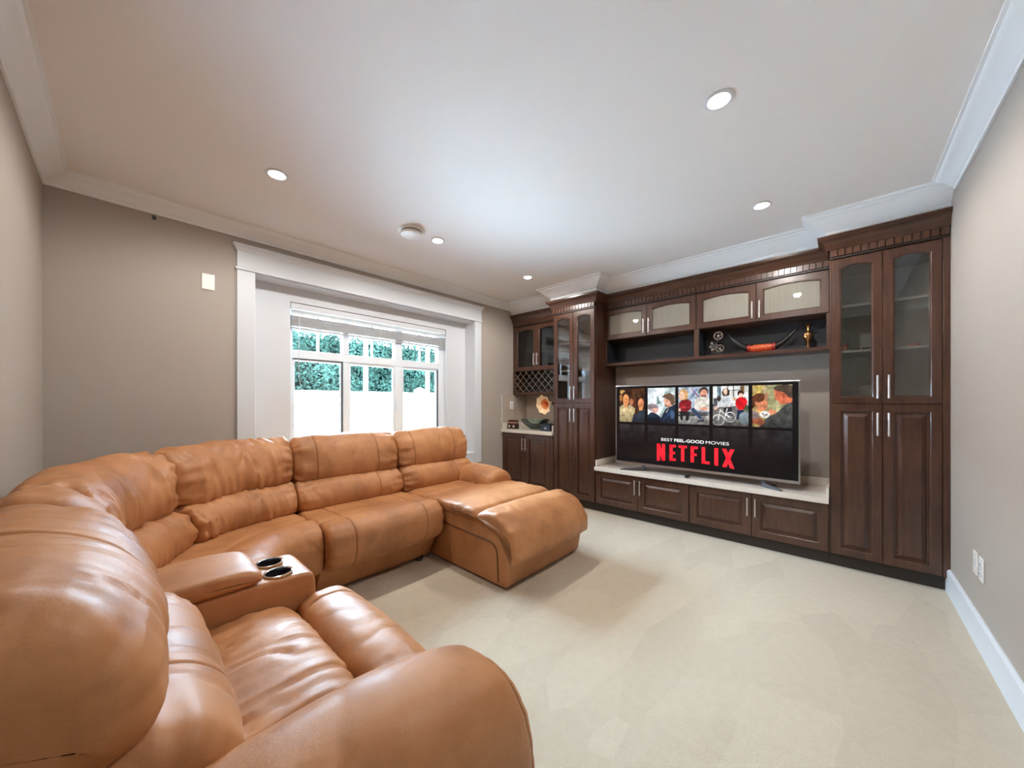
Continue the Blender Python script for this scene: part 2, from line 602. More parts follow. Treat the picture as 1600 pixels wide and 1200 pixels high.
for x, lab in ((2.35, 'thin white patio post outside middle window pane'), (3.39, 'thin white patio post outside right window pane')):
    t = thing('patio_post', lab, 'post', (x, 5.0, GZ), group='patio posts outside the window')
    box(-.024, -.024, .01, .024, .024, 3.3).build('shaft', M['vinyl_w'], t, bevel=.004)
    box(-.06, -.06, 0, .06, .06, .02).build('base_plate', M['vinyl_w'], t)
struct(box(-8, Y1 + .001, 2.72, 14, Y1 + .68, 2.86).build('trim_9', M['trim'], smooth=0))   # unseen roof eave over the window, added to block direct sun
# hedge
hd = thing('hedge', 'tall clipped green conifer hedge behind the white fence', 'hedge', (3.4, 7.5, GZ))
HT = 2.98


def hedge_front(x, z):
    return -.35 + .22 * noise.noise((x * 1.3, z * .9, 3.1)) + .10 * noise.noise((x * 4, z * 4, 8))


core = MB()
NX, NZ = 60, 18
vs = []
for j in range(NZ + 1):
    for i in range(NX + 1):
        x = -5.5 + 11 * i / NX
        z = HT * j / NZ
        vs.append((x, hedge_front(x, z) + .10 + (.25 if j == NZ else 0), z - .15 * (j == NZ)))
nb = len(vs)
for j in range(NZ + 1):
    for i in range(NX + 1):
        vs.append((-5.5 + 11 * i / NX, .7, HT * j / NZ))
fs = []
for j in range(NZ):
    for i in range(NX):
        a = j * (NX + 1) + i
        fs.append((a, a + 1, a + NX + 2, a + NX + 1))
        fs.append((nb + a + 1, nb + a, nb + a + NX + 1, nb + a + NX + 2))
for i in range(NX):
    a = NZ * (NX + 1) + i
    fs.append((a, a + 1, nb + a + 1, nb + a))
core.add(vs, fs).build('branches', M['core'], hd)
lf = MB()
for k in range(26000):
    x = random.uniform(-3.9, 3.9)
    if k < 24000:
        z = random.uniform(1.2, HT + .05)
        y = hedge_front(x, z) + random.uniform(-.10, .12)
    else:
        z = HT + random.uniform(-.12, .12)
        y = random.uniform(-.3, .6)
    s = random.uniform(.022, .050)
    n = Vector((random.uniform(-.9, .9), -1, random.uniform(-.6, 1.0))).normalized()
    u = n.cross(Vector((random.uniform(-1, 1), random.uniform(-1, 1), random.uniform(-1, 1)))).normalized()
    v = n.cross(u)
    p = Vector((x, y, z))
    lf.add([p - u * s, p - v * s * .45, p + u * s, p + v * s * .45 + n * s * .2], [(0, 1, 2), (0, 2, 3)])
me = bpy.data.meshes.new('foliage')
me.from_pydata(lf.v, [], lf.f)
me.materials.append(M['leaf'])
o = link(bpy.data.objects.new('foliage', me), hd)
o['kind'] = 'stuff'


# ------------------------------------------------------------------ cabinet building blocks (local: x right, y deep, z up; front plane y=0)
def rect(x0, z0, x1, z1, n_top=0):
    return [(x0, z0), (x1, z0), (x1, z1), (x0, z1)]


def ring_mesh(mb, rings, cap_last=True, cap_first=False):
    """rings: list of (outline, y) with equal point counts"""
    n = len(rings[0][0])
    vs = [(u, y, v) for ol, y in rings for u, v in ol]
    fs = []
    for r in range(len(rings) - 1):
        for i in range(n):
            j = (i + 1) % n
            fs.append((r * n + i, r * n + j, (r + 1) * n + j, (r + 1) * n + i))
    if cap_last:
        fs.append(tuple(range((len(rings) - 1) * n, len(rings) * n)))
    if cap_first:
        fs.append(tuple(range(n))[::-1])
    mb.add(vs, fs)


def ins(r, d):
    x0, z0, x1, z1 = r
    return rect(x0 + d, z0 + d, x1 - d, z1 - d)


HANDLES = {}


def handle(parent, x, z, length):
    key = round(length, 3)
    if key not in HANDLES:
        b = MB().tube([(0, -.030, -length / 2), (0, -.030, length / 2)], .0062, 12)
        for q in (-1, 1):
            b.tube([(0, .001, q * length * .36), (0, -.030, q * length * .36)], .0045, 8)
        HANDLES[key] = b.mesh('handle', M['steel'], 40)
    return link(bpy.data.objects.new('handle', HANDLES[key]), parent, loc=(x, 0, z))


def panel_door(root, x0, z0, x1, z1, hx, hz, hl, stile=.055):
    r = (x0, z0, x1, z1)
    b = MB()
    ring_mesh(b, [(ins(r, 0), .019), (ins(r, 0), .003), (ins(r, .003), 0), (ins(r, stile - .008), 0), (ins(r, stile - .004), .003),
                  (ins(r, stile), .0035), (ins(r, stile + .002), .0140), (ins(r, stile + .010), .0140), (ins(r, stile + .032), .0020),
                  (ins(r, stile + .033), .0002), (ins(r, stile + .036), 0)], cap_first=True)
    d = b.build('door', M['wood'], root, smooth=25)
    handle(d, hx, hz, hl)
    return d


def arch_outline(x0, z0, x1, z1, rise, k=14):
    pts = [(x0, z0), (x1, z0)]
    for i in range(k + 1):
        t = i / k
        x = x1 + (x0 - x1) * t
        pts.append((x, z1 - rise * (2 * t - 1) ** 2))
    return pts


def flat_outline(x0, z0, x1, z1, k=14):
    return [(x0, z0), (x1, z0)] + [(x1 + (x0 - x1) * i / k, z1) for i in range(k + 1)]


def glass_door(root, x0, z0, x1, z1, hx, hz, hl, gm, stile=.055, rise=.030, top=.055):
    b = MB()
    F = lambda d: flat_outline(x0 + d, z0 + d, x1 - d, z1 - d)
    A = lambda d: arch_outline(x0 + stile + d, z0 + stile + d, x1 - stile - d, z1 - top - d, rise)
    ring_mesh(b, [(F(0), .019), (F(0), .003), (F(.003), 0), (A(-.010), 0), (A(-.006), .003), (A(-.003), .003), (A(0), .007), (A(0), .019), (F(0), .019)],
              cap_last=False)
    d = b.build('door', M['wood'], root, smooth=25)
    handle(d, hx, hz, hl)
    MB().prism(A(-.0005), lambda u, v, w: (u, w, v), .012, .016).build('glass_pane', gm, d, smooth=0)
    return d


DENT = box(-.0172, -.012, -.024, .0172, .001, .024).mesh('dentil', M['wood'])


def frieze(root, x0, x1, z0=2.275, z1=2.345):
    """plain board with a row of dentil blocks"""
    box(x0, -.003, z0, x1, .016, z1).build('frieze_board', M['kick'], root)  # board coloured dark to paint in the shade of the gaps between dentils
    n = round((x1 - x0) / .0412)
    st = (x1 - x0) / n
    for i in range(n):
        link(bpy.data.objects.new('dentil', DENT), root, bevel=0, loc=(x0 + st * (i + .5), -.003, (z0 + z1) / 2 + .003))


CORN = [(0, 2.340), (.014, 2.340), (.017, 2.346), (.017, 2.354), (.020, 2.360), (.024, 2.374), (.034, 2.392), (.048, 2.405), (.058, 2.410),
        (.060, 2.418), (.066, 2.420), (.066, 2.436), (0, 2.436)]


def cornice(root, path):
    return sweep(path, CORN).build('cornice', M['woodh'], root)


def carcass(root, x0, z0, x1, z1, depth, t=.018, inner=None, y0=.0205, shelves=(), name='carcass', shelf_mat=None, shelf_y=.05, back=True):
    b = MB()
    b.box(x0, y0, z0, x0 + t, depth, z1).box(x1 - t, y0, z0, x1, depth, z1)
    b.box(x0 + t, y0, z0, x1 - t, depth, z0 + t).box(x0 + t, y0, z1 - t, x1 - t, depth, z1)
    c = b.build(name, M['wood'], root, smooth=0)
    if inner:
        box(x0 + t + .0005, depth - .016, z0 + t + .0005, x1 - t - .0005, depth - .001, z1 - t - .0005).build('back_panel', inner, root, smooth=0)
        box(x0 + t + .0005, y0 + .022, z0 + t + .0005, x0 + t + .004, depth - .0165, z1 - t - .0005).build('side_lining', inner, root, smooth=0)
        box(x1 - t - .004, y0 + .022, z0 + t + .0005, x1 - t - .0005, depth - .0165, z1 - t - .0005).build('side_lining', inner, root, smooth=0)
    for z in shelves:
        box(x0 + t + .0045, shelf_y, z - .018, x1 - t - .0045, depth - .0165, z).build('shelf', shelf_mat or inner, root, bevel=.0015)
    return c


RZ = -PI / 2
XFT, XFU = 3.56, 3.78
ZS = 1.205           # split between lower and upper doors
WT = .577            # tall unit width

# --- two tall display cabinets
for yl, lab, inn, gm, side in (
        (2.595, 'tall dark wood display cabinet standing left of the television, window mirrored in its glass', M['tan_in'], M['glass_clear'], 'l'),
        (.067, 'tall dark wood display cabinet in the room corner right of the television', M['maple'], M['glass_clear'], 'r')):
    t = thing('tall_cabinet', lab, 'cabinet', (XFT, yl, 0), RZ, 'tall display cabinets either side of the television')
    D = XE - XFT - .004
    x0, x1 = 0, WT
    if side == 'r':
        box(.545, .002, .098, WT - .001, .0195, 2.275).build('filler_strip', M['wood'], t, bevel=.002)
        a, c, e_ = .011, .2765, .543
    else:
        a, c, e_ = .011, .2885, .566
    carcass(t, x0, .098, x1, ZS, D, inner=None)
    carcass(t, x0, ZS, x1, 2.275, D, inner=inn, shelves=(1.60, 1.935), shelf_y=.06)
    box(x0 + .002, .02, 2.276, x1 - .002, D, 2.435).build('top_box', M['wood'], t, smooth=0)
    box(x0, .052, 0, x1, D, .097).build('plinth', M['kick'], t, smooth=0)
    box(c - .012, .021, .116, c + .012, .06, ZS - .02).build('mullion', M['wood'], t, smooth=0)
    for (p, q, hx) in ((a, c - .0015, c - .026), (c + .0015, e_, c + .028)):
        panel_door(t, p, .100, q, ZS - .002, hx, ZS - .14, .16)
        glass_door(t, p, ZS + .002, q, 2.268, hx, ZS + .12, .16, gm, top=.055, rise=.021)
    frieze(t, x0 + .004, x1 - .004)
    if side == 'l':
        cornice(t, [(0, .21), (0, 0), (WT, 0), (WT, .21)])
    else:
        cornice(t, [(0, .21), (0, 0), (WT - .001, 0)])

# --- low television base units (two doors each)
DB = XE - XFT - .004
YL0 = 2.0175
BW = .9745
for i, lab in enumerate(('low dark two-door base cabinet under the left half of the television', 'low dark two-door base cabinet under the right half of the television')):
    t = thing('base_cabinet', lab, 'cabinet', (XFT, YL0 - i * (BW + .0005), 0), RZ, 'low cabinets under the television')
    carcass(t, 0, .098, BW, .461, DB)
    box(0, .052, 0, BW, DB, .097).build('plinth', M['kick'], t, smooth=0)
    box(BW / 2 - .012, .021, .116, BW / 2 + .012, .06, .442).build('mullion', M['wood'], t, smooth=0)
    c = BW / 2
    panel_door(t, .004, .100, c - .0015, .456, c - .026, .345, .15, stile=.062)
    panel_door(t, c + .0015, .100, BW - .004, .456, c + .028, .345, .15, stile=.062)
ct = thing('countertop', 'long pale quartz countertop with low upstands under the television', 'countertop', (XFT, YL0, 0), RZ)
box(.001, -.028, .462, 1.9485, DB, .505).build('slab', M['quartz'], ct, bevel=.003)
box(.001, DB - .018, .5055, 1.9485, DB, .575).build('upstand', M['quartz'], ct, bevel=.002)
box(.001, .0, .5055, .018, DB - .0185, .575).build('upstand', M['quartz'], ct, bevel=.002)
box(1.932, .0, .5055, 1.9485, DB - .0185, .575).build('upstand', M['quartz'], ct, bevel=.002)

# --- wall cabinets over the television, each with an open shelf below
DU = XE - XFU - .004
for i, lab in enumerate(('wall cabinet with frosted doors above an empty open shelf, over the television', 'wall cabinet with frosted doors above an open shelf of ornaments')):
    t = thing('wall_cabinet', lab, 'cabinet', (XFU, YL0 - i * (BW + .0005), 0), RZ, 'wall cabinets over the television')
    carcass(t, 0, 1.925, BW, 2.275, DU, inner=M['maple'])
    b = MB()
    b.box(0, .002, 1.635, .02, DU, 1.9245).box(BW - .02, .002, 1.635, BW, DU, 1.9245).box(.02, .002, 1.635, BW - .02, DU, 1.663)
    b.build('open_shelf', M['woodh'], t, bevel=.002)
    box(.0205, DU - .012, 1.6635, BW - .0205, DU - .001, 1.9245).build('shelf_back', M['black_in'], t, smooth=0)
    box(.0205, .02, 1.6635, .0225, DU - .013, 1.9245).build('shelf_lining', M['black_in'], t, smooth=0)
    box(BW - .0225, .02, 1.6635, BW - .0205, DU - .013, 1.9245).build('shelf_lining', M['black_in'], t, smooth=0)
    box(.002, .02, 2.276, BW - .002, DU, 2.435).build('top_box', M['wood'], t, smooth=0)
    c = BW / 2
    box(c - .012, .021, 1.945, c + .012, .06, 2.255).build('mullion', M['wood'], t, smooth=0)
    glass_door(t, .004, 1.929, c - .0015, 2.268, c - .026, 2.03, .15, M['glass_frost'], stile=.058, top=.055, rise=.019)
    glass_door(t, c + .0015, 1.929, BW - .004, 2.268, c + .028, 2.03, .15, M['glass_frost'], stile=.058, top=.055, rise=.019)
    frieze(t, .002, BW - .002)
    cornice(t, [(0, 0), (BW, 0)])

# --- bar: base unit, counter, wall cabinet with wine rack, tiles
YBAR = YN - .0005
BWB = .863
t = thing('base_cabinet', 'dark two-door base cabinet of the bar beside the window wall', 'cabinet', (XFT, YBAR, 0), RZ)
carcass(t, 0, .098, BWB, .806, DB)
box(0, .052, 0, BWB, DB, .097).build('plinth', M['kick'], t, smooth=0)
box(.40, .021, .116, .424, .06, .787).build('mullion', M['wood'], t, smooth=0)
panel_door(t, .006, .100, .411, .803, .385, .665, .16, stile=.065)
panel_door(t, .414, .100, .82, .803, .441, .665, .16, stile=.065)
box(.823, .003, .098, BWB, .0195, .803).build('filler_strip', M['wood'], t, bevel=.002)
ct = thing('countertop', 'short white bar countertop with low upstands beside the window wall', 'countertop', (XFT, YBAR, 0), RZ)
box(.001, -.028, .807, BWB, DB, .85).build('slab', M['quartz'], ct, bevel=.003)
box(.001, .0, .8505, .016, DB - .0165, .93).build('upstand', M['quartz'], ct, bevel=.002)
box(.001, DB - .016, .8505, BWB, DB, .93).build('upstand', M['quartz'], ct, bevel=.002)
box(BWB - .016, .0, .8505, BWB, DB - .0165, .93).build('upstand', M['quartz'], ct, bevel=.002)
tb = thing('backsplash', 'beige tile backsplash behind the bar counter', 'backsplash', (XFT, YBAR, .9305), RZ)
tw = MB().box(0, 0, 0, .279, .006, .192).mesh('tile', M['tile'])
box(.0085, DB - .002, 0, BWB, DB, .388).build('grout_bed', M['grout'], tb, smooth=0)
box(.0005, -.005, 0, .0025, DB - .0025, .388).build('grout_bed', M['grout'], tb, smooth=0)
for r in range(2):
    for k in range(3):
        link(bpy.data.objects.new('tile', tw), tb, bevel=.0012, loc=(.014 + k * .2825, DB - .0081, r * .195 + .001))
ts = MB().box(0, 0, 0, .006, .243, .192).mesh('tile', M['tile'])
for r in range(2):
    for k in range(2):
        link(bpy.data.objects.new('tile', ts), tb, bevel=.0012, loc=(.0026, -.004 + k * .2455, r * .195 + .001))
box(.0005, -.012, 0, .0075, -.0055, .388).build('edge_strip', M['trim'], tb)

t = thing('wall_cabinet', 'dark wall cabinet with smoked glass doors and wine rack over the bar', 'cabinet', (XFU, YBAR, 0), RZ)
carcass(t, 0, 1.645, BWB, 2.275, DU, inner=M['black_in'], shelves=(1.96,), shelf_mat=M['maple'])
b = MB()
b.box(0, .002, 1.32, .02, DU, 1.6445).box(BWB - .02, .002, 1.32, BWB, DU, 1.6445).box(.02, .002, 1.32, BWB - .02, DU, 1.358)
b.build('rack_box', M['woodh'], t, bevel=.002)
box(.0205, DU - .012, 1.3585, BWB - .0205, DU - .001, 1.6445).build('rack_back', M['black_in'], t, smooth=0)
box(.002, .02, 2.276, BWB - .002, DU, 2.435).build('top_box', M['wood'], t, smooth=0)
box(.002, .003, 1.3585, .038, .0195, 2.274).build('filler_strip', M['wood'], t, bevel=.002)
glass_door(t, .040, 1.648, .425, 2.268, .400, 1.80, .16, M['glass_dark'], top=.055, rise=.021)
glass_door(t, .428, 1.648, .815, 2.268, .455, 1.80, .16, M['glass_dark'], top=.055, rise=.021)
box(.417, .021, 1.665, .437, .05, 2.255).build('mullion', M['wood'], t, smooth=0)
frieze(t, .012, BWB - .004)
cornice(t, [(0, 0), (BWB, 0)])
# lattice of the wine rack, clipped to its box
rx0, rx1, rz0, rz1 = .0215, BWB - .0215, 1.359, 1.644
for sgn in (1, -1):
    cst = rx0 - .3
    k = 0
    while k < 14:
        # line z = rz0 + sgn*(x - xk)
        xk = (rx0 - .26 + k * .108) if sgn > 0 else (rx0 + .045 + k * .108)
        xa, xb = (xk, xk + (rz1 - rz0)) if sgn > 0 else (xk - (rz1 - rz0), xk)
        xa2, xb2 = max(xa, rx0), min(xb, rx1)
        k += 1
        if xb2 - xa2 < .03:
            continue
        za, zb = rz0 + sgn * (xa2 - xk), rz0 + sgn * (xb2 - xk)
        h = .0042
        dx = h * (1 if sgn > 0 else 1)
        ol = [(xa2, za - h), (xb2, zb - h), (xb2, zb + h), (xa2, za + h)]
        ol = [(min(max(u, rx0), rx1), min(max(v, rz0), rz1)) for u, v in ol]
        y0_, y1_ = (.010, .018) if sgn > 0 else (.0185, .0265)
        MB().prism(ol, lambda u, v, w_: (u, w_, v), y0_, y1_).build('lattice_slat', M['woodlat'], t, smooth=0)


# ------------------------------------------------------------------ sectional sofa
def catmull(pts, m):
    n = len(pts)
    fine = []
    for i in range(n):
        p0, p1, p2, p3 = [Vector(pts[(i + k - 1) % n]) for k in range(4)]
        for s in range(16):
            t = s / 16
            fine.append(.5 * ((2 * p1) + (-p0 + p2) * t + (2 * p0 - 5 * p1 + 4 * p2 - p3) * t * t + (-p0 + 3 * p1 - 3 * p2 + p3) * t ** 3))
    return resample(fine, m)


def resample(fine, m):
    L = [0]
    n = len(fine)
    for i in range(n):
        L.append(L[-1] + (Vector(fine[(i + 1) % n]) - Vector(fine[i])).length)
    out = []
    j = 0
    for k in range(m):
        d = L[-1] * k / m
        while L[j + 1] < d:
            j += 1
        t = (d - L[j]) / max(1e-9, L[j + 1] - L[j])
        out.append(Vector(fine[j % n]).lerp(Vector(fine[(j + 1) % n]), t))
    return out


def cushion(name, parent, frame, prof, s0, s1, r=.05, m=72, step=.012, bulge=.0, we=.0, wa=.0, seams=(), sharp=False, seed=0, r2=None,
            fu=5.0, fs=9.0, we_len=.10, mat=None, skew=0.0):
    """loft a closed profile along s with rounded ends, puckers at the ends (we), loose wrinkles (wa) and stitched grooves (seams)"""
    P = resample(prof, m) if sharp else catmull(prof, m)
    per = sum((P[(i + 1) % m] - P[i]).length for i in range(m))
    area = sum(P[i].x * P[(i + 1) % m].y - P[(i + 1) % m].x * P[i].y for i in range(m))
    sg = 1 if area > 0 else -1
    N = []
    for i in range(m):
        t = (P[(i + 1) % m] - P[i - 1]).normalized()
        N.append(Vector((t.y, -t.x)) * sg)
    r2 = r if r2 is None else r2
    L = s1 - s0
    ss = []
    for k in range(7):
        ss.append(r * (1 - math.cos(PI / 2 * k / 6)))
    nmid = max(6, int((L - r - r2) / step))
    for k in range(1, nmid):
        ss.append(r + (L - r - r2) * k / nmid)
    for k in range(7):
        ss.append(L - r2 * (1 - math.cos(PI / 2 * (6 - k) / 6)))
    for q in seams:
        ss = [v for v in ss if abs(v - q) > .011] + [q + dv for dv in (-.010, -.006, -.003, 0, .003, .006, .010)]
    ss.sort()
    cx = sum(p.x for p in P) / m
    cy = sum(p.y for p in P) / m
    vs, fs_ = [], []
    for s in ss:
        ea, eb = s, L - s
        inset = 0
        if ea < r:
            inset = r - math.sqrt(max(0, r * r - (r - ea) ** 2))
        if eb < r2:
            inset = max(inset, r2 - math.sqrt(max(0, r2 * r2 - (r2 - eb) ** 2)))
        tt = s / L
        bl_ = bulge * (1 - (2 * tt - 1) ** 2)
        ed = min(ea, eb)
        for i in range(m):
            u = i / m * per
            d = -inset + bl_
            if we:
                q = noise.noise((u * 26, s * 4 + (50 if eb < ea else 0), seed * 7.3))
                q2 = noise.noise((u * 11, s * 7, seed * 3.1 + 9))
                wgt = math.exp(-((ed / we_len) ** 1.4)) * (.35 + .65 * min(1, ed / .02))
                d += we * wgt * (q * 1.25 + q2 * .8 - .45)
            if wa:
                w1 = noise.noise((u * 3.1 + s * skew, s * 3.3, seed * 5.7 + 2))
                c1 = noise.noise((u * fu + s * skew + w1 * .9, s * fs + w1 * .8, seed * 2.9))
                c2 = noise.noise((u * fu * 2.1 + s * skew * 2, s * fs * 1.9, seed * 1.7 + 4))
                d += wa * (w1 * .8 - max(0, 1 - abs(c1) * 6.5) ** 1.5 * .75 * (0.35 + max(0, w1 + .35)) + c2 * .45)
            for q in seams:
                d -= .0055 * math.exp(-((s - q) / .0045) ** 2)
            p = P[i] + N[i] * d
            vs.append(frame(s0 + s, p.x, p.y))
    K = len(ss)
    for k in range(K - 1):
        for i in range(m):
            j = (i + 1) % m
            fs_.append((k * m + i, k * m + j, (k + 1) * m + j, (k + 1) * m + i))
    for k, s in ((0, s0), (K - 1, s1)):
        ring = [Vector(vs[k * m + i]) for i in range(m)]
        c = sum(ring, Vector()) / m
        b0 = len(vs)
        for i in range(m):
            vs.append(ring[i].lerp(c, .55))
        vs.append(c)
        for i in range(m):
            j = (i + 1) % m
            a = (k * m + i, k * m + j, b0 + j, b0 + i)
            c_ = (b0 + i, b0 + j, b0 + m)
            if k == 0:
                a, c_ = a[::-1], c_[::-1]
            fs_.append(a)
            fs_.append(c_)
    me = bpy.data.meshes.new(name)
    me.from_pydata([tuple(v) for v in vs], [], fs_)
    bm = bmesh.new()
    bm.from_mesh(me)
    bmesh.ops.recalc_face_normals(bm, faces=bm.faces)
    bm.to_mesh(me)
    bm.free()
    me.materials.append(mat or M['leather'])
    me.shade_smooth()
    if sharp:
        me.set_sharp_from_angle(angle=math.radians(50))
    o = link(bpy.data.objects.new(name, me), parent)
    for q in seams:
        k = min(range(K), key=lambda i: abs(ss[i] - q))
        ring = [Vector(vs[k * m + i]) for i in range(m)]
        MB().tube([p + (p - Vector((cc))).normalized() * .0008 for p in ring for cc in (tuple(sum(ring, Vector()) / m),)], .0016, 5, True).build('stitching', M['stitch'], o)
    return o


CX, CY, RR = .82, 1.98, 1.125
YR, XR = CY + RR, CX - RR          # rear lines: 3.105 and -.305
S1 = 2.56 - CX
S2 = S1 + RR * PI / 2


def fpath(s, d, z):
    if s <= S1:
        return Vector((2.56 - s, YR - d, z))
    if s <= S2:
        a = PI / 2 + (s - S1) / RR
        return Vector((CX + (RR - d) * math.cos(a), CY + (RR - d) * math.sin(a), z))
    return Vector((XR + d, CY - (s - S2), z))


def s_of_y(y):
    return S2 + CY - y


sofa = thing('sectional_sofa', 'large caramel leather reclining sectional sofa with chaise and cup holder console', 'sofa', (CX, CY, 0))
sofa_off = Vector((CX, CY, 0))
_f = fpath
fpath = lambda s, d, z: _f(s, d, z) - sofa_off

HEAD = [(.05, .60), (.03, .76), (.045, .90), (.10, .958), (.18, .950), (.255, .88), (.292, .77), (.285, .675), (.24, .625), (.14, .60)]
LUMB = [(.12, .44), (.12, .63), (.22, .655), (.31, .640), (.365, .575), (.375, .50), (.345, .445), (.25, .42)]
SHELL = [(.015, .08), (.013, .60), (.022, .80), (.045, .88), (.09, .90), (.13, .86), (.17, .70), (.20, .45), (.22, .08)]
SEAT = [(.28, .30), (.28, .44), (.45, .460), (.60, .466), (.655, .463), (.680, .458), (.71, .466), (.78, .474), (.85, .464), (.905, .415), (.918, .33),
        (.888, .238), (.815, .186), (.6, .18), (.4, .22)]
BASE = [(.10, .012), (.69, .012), (.712, .022), (.795, .180), (.795, .21), (.10, .21)]
# backs: shell, headrest and lumbar roll of each place
SEC = [(.14, .925, 1), (.93, S1 - .005, 2), (S1, S1 + RR * PI / 4 - .003, 3), (S1 + RR * PI / 4, s_of_y(1.845), 4)]
for a, c, sd in SEC:
    cushion('back_shell', sofa, fpath, SHELL, a + .004, c - .004, r=.03, m=48, step=.03, seed=sd)
    curved = sd >= 3
    cushion('headrest', sofa, fpath, HEAD, a, c, r=.055, bulge=.010, we=.022, wa=.019 if curved else .008, seams=() if curved else (.20, c - a - .14),
            seed=sd, fu=3.2, fs=8.5, skew=7 if curved else 3, we_len=.11)
    cushion('lumbar_cushion', sofa, fpath, LUMB, a, c, r=.045, bulge=.008, we=.021, wa=.018 if curved else .010, seams=() if curved else (.22,),
            seed=sd + 20, fu=3.2, fs=8.5, skew=6, we_len=.10)
# middle seat
cushion('seat', sofa, fpath, SEAT, .915, S1 - .002, r=.04, m=110, bulge=.006, we=.010, wa=.005, seams=(.16, .67), seed=31, we_len=.07)
cushion('seat_base', sofa, fpath, BASE, .92, S1 + .05, r=.008, m=60, step=.04, sharp=True)
# corner wedge seat
WED = [(.28, .30), (.28, .44), (.42, .458), (.52, .460), (.555, .452), (.585, .462), (.66, .480), (.75, .470), (.81, .43), (.835, .34),
       (.82, .22), (.75, .165), (.6, .17), (.4, .22)]
cushion('seat', sofa, fpath, WED, S1 + .002, s_of_y(1.83), r=.035, m=110, bulge=.008, we=.006, wa=.006, seed=33, we_len=.08, fs=2.2, fu=3)
cushion('seat_base', sofa, fpath, [(.10, .012), (.70, .012), (.74, .165), (.74, .19), (.10, .19)], S1 + .06, s_of_y(1.83), r=.008, m=60, step=.04, sharp=True)

# chaise: base with shaped side, two pads
CH0, CH1 = 2.56 - 2.515, 2.56 - 1.668
cushion('chaise_base', sofa, fpath, [(.10, .014), (1.50, .014), (1.525, .024), (1.552, .17), (1.572, .20), (1.578, .24), (1.55, .31), (1.48, .362), (1.38, .40), (1.2, .422), (.10, .43)],
        CH0, CH1, r=.012, m=120, step=.03, sharp=True, seed=40)
PADA = [(.30, .39), (.30, .445), (.42, .458), (.58, .462), (.618, .452), (.655, .462), (.80, .476), (1.05, .480), (1.19, .470), (1.238, .44), (1.242, .405), (1.1, .385), (.7, .385)]
cushion('chaise_pad', sofa, fpath, PADA, CH0 - .012, CH1 + .016, r=.030, m=120, bulge=.006, we=.009, wa=.005, seed=41, we_len=.05)
PADB = [(1.245, .40), (1.242, .44), (1.285, .468), (1.37, .480), (1.46, .468), (1.55, .415), (1.612, .33), (1.625, .25), (1.60, .19), (1.555, .168), (1.535, .19),
        (1.555, .25), (1.52, .33), (1.40, .38), (1.3, .39)]
cushion('chaise_pad', sofa, fpath, PADB, CH0 - .014, CH1 + .018, r=.030, m=120, bulge=.008, we=.012, wa=.005, seams=(.12,), seed=42, we_len=.06)
# stitched inset panel on the side of the chaise
xs_ = 1.668 - .001
pts = [(xs_, 2.36, .300), (xs_, 2.1, .297), (xs_, 1.80, .290)]
for k in range(7):
    a = PI / 2 * k / 6
    pts.append((xs_, 1.74 - .075 * math.sin(a), .215 + .070 * math.cos(a)))
pts += [(xs_, 1.660, .12), (xs_, 1.655, .04)]
MB().tube([Vector(p) - sofa_off for p in pts], .0055, 8).build('side_piping', M['stitch'], sofa)
# armrest at the window end: axis along d, profile (x, z)
ARM = [(2.225, .38), (2.215, .48), (2.245, .555), (2.31, .59), (2.40, .597), (2.49, .585), (2.55, .54), (2.565, .46), (2.55, .39), (2.40, .37)]


def farm(s, a, c):
    k = max(0, s - .45) / .33
    return Vector((a, YR - s, c - .035 * k * k)) - sofa_off


cushion('armrest', sofa, farm, ARM, .14, .765, r=.05, r2=.045, m=72, bulge=.006, we=.008, wa=.005, seed=51, we_len=.10)
cushion('arm_panel', sofa, farm, [(2.36, .09), (2.36, .40), (2.45, .45), (2.54, .43), (2.556, .38), (2.556, .09)], .10, .80, r=.02, m=48, step=.04, seed=52)
# feet under the front edges
for x, y in ((1.55, 2.40), (.95, 2.41), (1.72, 1.63), (2.45, 1.63), (2.45, 2.95), (.62, 1.05), (.62, 1.45)):
    MB().lathe([(.022, 0), (.026, .006), (.026, .031)], n=16).build('foot', M['black'], sofa, loc=Vector((x, y, 0)) - sofa_off)

# console between wedge and recliner: axis along y, profile (x, z)
fy = lambda s, a, c: Vector((a, s, c)) - sofa_off
CON = [(-.05, .05), (.50, .05), (.528, .07), (.532, .30), (.530, .50), (.520, .535), (.495, .545), (.30, .556), (.10, .560), (-.05, .560)]
con = cushion('console', sofa, fy, CON, 1.556, 1.822, r=.018, m=90, step=.02, sharp=True, seed=60)
CUPS = (1.618, 1.742)
cutter = MB()
for y in CUPS:
    cutter.lathe([(.043, .475), (.043, .65)], Vector((.412, y, 0)) - sofa_off, 32)
co = cutter.build('cutter', M['black'], sofa, smooth=0)
bo = con.modifiers.new('holes', 'BOOLEAN')
bo.operation = 'DIFFERENCE'
bo.solver = 'EXACT'
bo.object = co
bpy.context.view_layer.update()
dg = bpy.context.evaluated_depsgraph_get()
me = bpy.data.meshes.new_from_object(con.evaluated_get(dg))
con.modifiers.clear()
con.data = me
bpy.data.objects.remove(co)
LID = [(.02, .562), (.02, .605), (.10, .620), (.22, .622), (.31, .612), (.345, .590), (.345, .568), (.30, .561)]
cushion('console_lid', sofa, fy, LID, 1.545, 1.832, r=.022, m=60, bulge=.004, wa=.002, seed=61)
for y in CUPS:
    cup = MB()
    cup.lathe([(.0428, .548), (.049, .5525), (.0495, .558), (.0455, .5595), (.0418, .556), (.0412, .548)], (0, 0, 0), 32, cap=False)
    c = cup.build('cup_holder', M['chrome'], sofa, loc=Vector((.412, y, 0)) - sofa_off)
    MB().lathe([(.0418, .552), (.0412, .50), (.039, .478), (0, .476)], (0, 0, 0), 32, cap=False).build('cup_well', M['well'], c)

